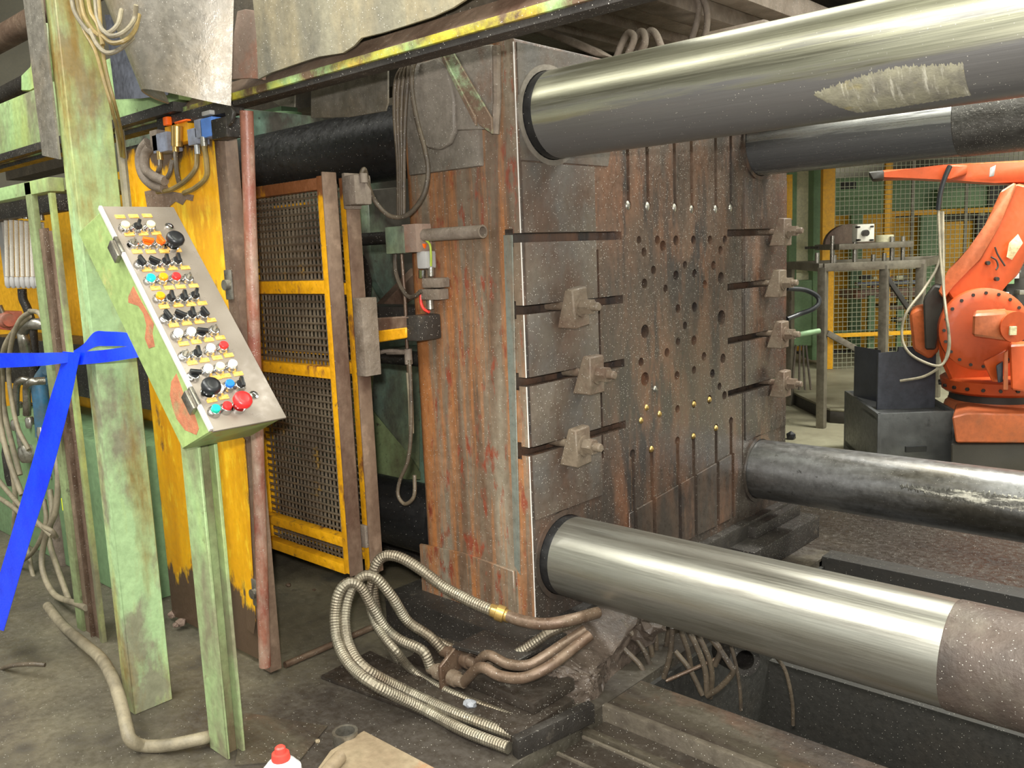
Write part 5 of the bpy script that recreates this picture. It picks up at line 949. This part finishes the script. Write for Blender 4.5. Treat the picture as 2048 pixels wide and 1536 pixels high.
vplate('standing_plate', [(1757, 706), (1797, 704), (1797, 694), (1873, 693), (1870, 819), (1754, 819)], 4.9, 'plate_dark', 'large grey steel plate standing upright in the bin, in front')
b = bm_(); a = V(1709, 792, 5.25); c_ = V(1760, 790, 5.0); c_.z = a.z; obox(b, a, (c_ - a), FH * .015, (0, 0, .30), .002); solo('standing_plate', b, Mt['plate_dark'], 'smaller notched plate standing behind the large grey plate', 'plate')

# ------------------------------------------------------------------ welded table with fixture
tbq = thing('welded_table', 'grey welded steel table frame with pins standing by the fence', 'table', tuple(V(1640, 835, 6.0)))
def bar2(n, a, c_, w, m='frame_steel', root=None, up=UP):
    q = bm_(); a, c_ = Vector(a), Vector(c_); d0 = (c_ - a); x_, y_ = frame_of(d0); obox(q, a - x_ * w / 2 - y_ * w / 2, d0, x_ * w, y_ * w, .003); return obj(n, q, Mt[m], root or tbq)
TZ = V(1646, 535, 6.0).z
f0 = V(1646, 536, 6.0); f1 = V(1842, 536, 6.0); b0 = V(1580, 534, 6.9); b1 = V(1880, 524, 7.0)
for q in (f0, f1, b0, b1): q.z = TZ
for a, c_ in ((f0, f1), (f0, b0), (f1, b1), (b0, b1)): bar2('top_rail', a, c_, .055)
for q in (f0, f1, b0, b1, lerp(f0, f1, .63)): bar2('leg', (q.x, q.y, 0.0), (q.x, q.y, TZ), .055)
lo = lerp(f0, f1, .05); bar2('brace', Vector((lo.x, lo.y, TZ - .45)), lerp(f0, f1, 1.05) + Vector((0, 0, -.85)), .04)
mm = lerp(f0, f1, .65); bar2('brace', mm + Vector((0, 0, -.08)), lerp(f0, f1, .98) + Vector((0, 0, -.40)), .03, 'bg_dark')
for u, h in ((1634, 28), (1669, 22), (1709, 48), (1746, 20), (1768, 22), (1783, 54), (1805, 54), (1664, 60)):
    b = bm_(); p = V(u, 528, 6.2); cyl(b, Vector((p.x, p.y, TZ)), Vector((p.x, p.y, TZ + h * 6.2 / FP)), .015, n=10); obj('locating_pin', b, Mt['steel'], tbq)
b = bm_(); a = V(1678, 500, 6.1); obox(b, a, RH * .52, FH * .5, (0, 0, .04), .004); obox(b, V(1640, 500, 6.4), RH * .7, FH * .3, (0, 0, .02), .003) if False else None; fx = solo('fixture_plate', b, Mt['frame_steel'], 'thick grey fixture plate on pins above the table', 'plate')
b = bm_(); a = V(1636, 498, 6.5); obox(b, a, RH * .16, FH * .3, (0, 0, .02), .002); solo('fixture_tongue', b, Mt['dark'], 'dark flat bar sticking out left of the fixture plate', 'bar')
b = bm_(); a = V(1714, 484, 6.1); obox(b, a, RH * .12, FH * .10, (0, 0, .12), .006); cb = solo('cast_block', b, Mt['white'], 'small bright square aluminium casting on the fixture plate', 'casting')
b = bm_(); q = V(1733, 466, 6.05); cyl(b, q, q + FH * .06, .022, n=16); obj('bore', b, Mt['dark'], cb)
for du, dv in ((-14, -12), (13, -13), (13, 14), (-13, 14)):
    b = bm_(); q = V(1733 + du, 466 + dv, 6.05); cyl(b, q, q + FH * .06, .007, n=8); obj('bolt_hole', b, Mt['dark'], cb)
b = bm_(); q = V(1769, 484, 6.25); lathe(b, q, UP, [(0, .062), (.045, .062), (.05, .058)], 24); solo('cast_ring', b, Mt['bg_cream'], 'pale round casting right of the square casting', 'casting')
b = bm_(); q = V(1700, 488, 6.6); P = [q + RH * (.19 * math.cos(math.pi * k / 12)) + UP * (.15 * math.sin(math.pi * k / 12)) for k in range(13)]; prism(b, P, FH * .05, .003); solo('round_cover', b, Mt['brown_steel'], 'brown half round cover behind the square casting', 'cover')
pipe('bent_tube', [(1574, 577, 3.61), (1610, 580, 3.7), (1634, 592, 3.75), (1638, 606, 3.75), (1626, 618, 3.72), (1600, 628, 3.68), (1574, 638, 3.61)], .011, 'black', 'black hose bending out behind the far platen edge', 'hose')
b = bm_(); cyl(b, W(1572, 674, Y=3.61), W(1638, 662, Y=3.8), .012, n=10); solo('grey_rod', b, Mt['bg_green'], 'short green grey rod behind the far platen edge', 'rod')

# ------------------------------------------------------------------ fence with mesh and machines behind
fe = thing('safety_fence', 'yellow posted wire mesh safety fence behind the welded table', 'fence', tuple(V(1656, 760, 8.6)))
DF = 8.8
def upright(n, u, D, w, z0, z1, m, root):
    p = V(u, 560, D); q = bm_(); obox(q, Vector((p.x, p.y, z0)) - RH * w / 2, RH * w, FH * w * .6, (0, 0, z1 - z0), .004); return obj(n, q, Mt[m], root)
upright('post', 1656, DF, .12, 0, 2.6, 'bg_yellow', fe); upright('post', 1774, DF, .07, 0, 2.6, 'bg_yellow', fe); upright('post', 2062, DF, .07, 0, 2.6, 'bg_yellow', fe)
for u in (1822, 1928): upright('mesh_stile', u, DF, .03, 0.2, 2.5, 'frame_steel', fe)
p0 = V(1664, 560, DF); pz = lambda v_: V(1850, v_, DF).z
for v_, h in ((430, .05), (752, .03), (668, .04)):
    a = V(1664 if v_ != 430 else 1778, v_, DF); b = bm_(); a.z = pz(v_); obox(b, a, RH * (2.2 if v_ != 430 else 1.6), FH * .03, (0, 0, h), .002); obj('fence_rail', b, Mt['bg_yellow'] if v_ < 700 else Mt['frame_steel'], fe)
b = bm_(); a = V(1668, 560, DF); st = .046
for i in range(46): obox(b, Vector((a.x, a.y, pz(750))) + RH * (st * i), RH * .005, FH * .005, (0, 0, 2.3))
for k in range(48): obox(b, Vector((a.x, a.y, pz(750) + st * k)) - FH * .005, RH * 2.1, FH * .004, (0, 0, .005))
obj('wire_mesh', b, Mt['mesh_far'], fe, kind='stuff', smooth=0, recalc=False)
bg = thing('green_press', 'large green and yellow machine far behind the wire fence', 'machine', tuple(V(1850, 740, 10.2)))
def vbox2(n, u0, v0, u1, v1, D, th, m, root=None):
    q = bm_(); a = V(u0, v1, D); c_ = V(u1, v0, D); w = (c_ - a).dot(RH); h = V((u0 + u1) / 2, v0, D).z - V((u0 + u1) / 2, v1, D).z
    o_ = V((u0 + u1) / 2, v1, D) - RH * w / 2; obox(q, o_, RH * w, FH * th, (0, 0, h), .004); return obj(n, q, Mt[m], root or bg)
vbox2('upper_beam', 1640, 352, 2100, 422, 10.3, .6, 'bg_green'); vbox2('upper_panel', 1640, 356, 1770, 396, 10.2, .1, 'bg_green'); vbox2('opening', 1682, 364, 1712, 378, 10.18, .05, 'bg_dark')
vbox2('dark_gap', 1640, 422, 2100, 432, 10.3, .3, 'bg_dark'); vbox2('beam_step', 1880, 374, 2100, 412, 10.1, .2, 'bg_green'); vbox2('shadow_gap', 1980, 370, 2100, 416, 10.05, .1, 'bg_dark')
vbox2('yellow_panel', 1600, 432, 1780, 700, 10.5, .1, 'bg_yellow'); vbox2('yellow_panel', 1785, 445, 1960, 700, 10.5, .1, 'bg_yellow')
vbox2('window_frame', 1778, 432, 1845, 520, 10.4, .06, 'bg_yellow'); vbox2('window_glass', 1782, 450, 1842, 515, 10.38, .02, 'bg_dark'); vbox2('window_panel', 1790, 470, 1835, 515, 10.36, .02, 'bg_yellow')
for u in (1710, 1846, 1868): vbox2('green_mullion', u - 6, 430, u + 6, 700, 10.35, .08, 'bg_green')
vbox2('dark_doorway', 1950, 430, 2100, 690, 10.4, .1, 'bg_dark'); vbox2('pale_pillar', 1960, 425, 1968, 470, 10.3, .05, 'bg_cream')
vbox2('dark_base', 1600, 695, 2100, 715, 10.2, .2, 'bg_dark'); vbox2('grey_rail', 1660, 660, 1780, 672, 10.0, .08, 'bg_green')
bc = thing('roller_conveyor', 'cluttered conveyor with bright parts behind the fence', 'conveyor', tuple(V(1800, 690, 9.6)))
vbox2('conveyor_bed', 1712, 578, 1850, 596, 9.6, .5, 'rust', bc); vbox2('blue_rail', 1716, 562, 1850, 570, 9.7, .1, 'blue_steel', bc); vbox2('lower_shelf', 1780, 610, 1848, 618, 9.5, .4, 'brown_steel', bc)
for u in (1742, 1800, 1845): vbox2('leg', u - 4, 590, u + 4, 712, 9.6, .05, 'bg_green', bc)
random.seed(3)
for k in range(26):
    u, v_ = random.uniform(1715, 1850), random.choice((556, 574, 580, 604, 640, 668)); s = random.uniform(3, 8); vbox2('loose_part', u - s, v_ - s * .8, u + s, v_ + s * .6, 9.45 + random.random() * .2, .06, random.choice(('steel', 'steel', 'bg_dark', 'bg_cream', 'rust', 'frame_steel')), bc)
co = thing('hall_column', 'cream clad hall column with green bands left of the fence', 'column', tuple(V(1610, 720, 9.3)))
vbox2('cladding', 1588, 330, 1634, 548, 9.3, .3, 'bg_cream', co); vbox2('green_band', 1586, 382, 1636, 396, 9.28, .34, 'bg_green', co); vbox2('corner_strip', 1632, 330, 1639, 720, 9.27, .34, 'bg_green', co); vbox2('corner_strip', 1582, 330, 1588, 560, 9.27, .34, 'bg_green', co); vbox2('lower_cladding', 1582, 560, 1624, 692, 9.26, .3, 'bg_green', co); vbox2('yellow_strip', 1574, 350, 1583, 440, 8.9, .08, 'bg_yellow', co)
vbox2('mid_cladding', 1588, 545, 1630, 562, 9.28, .3, 'bg_cream', co)
rk = thing('machine_rack', 'dark cluttered machinery behind the robot at right edge', 'machine', tuple(V(2030, 640, 7.5)))
vbox2('rack_body', 2012, 530, 2100, 660, 7.6, .4, 'bg_dark', rk)
for k in range(12):
    u, v_ = random.uniform(2010, 2045), random.uniform(530, 610); s = random.uniform(4, 9); vbox2('valve_part', u - s, v_ - s, u + s, v_ + s, 7.45, .08, random.choice(('bg_green', 'steel', 'bg_dark', 'pvc')), rk)
pt = thing('floor_platform', 'low dark edged floor platform behind the far platen edge', 'platform', tuple(V(1640, 830, 6.2)))
P = [W(u, v_, Z=.10) for u, v_ in ((1582, 782), (1700, 775), (1800, 800), (1780, 826), (1660, 818), (1598, 790))]
b = bm_(); prism(b, [q - Vector((0, 0, .10)) for q in P], (0, 0, .085), .003); obj('platform_edge', b, Mt['bg_dark'], pt)
b = bm_(); prism(b, [q - Vector((0, 0, .015)) for q in P], (0, 0, .015), .003); obj('platform_top', b, Mt['far_floor'], pt)
for k, u in enumerate((1592, 1600, 1606, 1612)):
    vpipe('hanging_wire', [(u, 690, 7.0), (u - 3 + 2 * k, 720, 7.0), (u - 8 + 6 * k, 780, 7.0)], .009, 'hose_dark', 'thin cable beside the green hall column base, %s from left' % ORD[k], 'cable', 'cables by the column base')
b = bm_(); q = W(1582, 872, Z=.02); bmesh.ops.create_icosphere(b, subdivisions=1, radius=.035, matrix=Matrix.Translation(q)); solo('dark_scrap', b, Mt['black'], 'small black scrap on the pale floor behind the far platen edge', 'scrap', smooth=0)
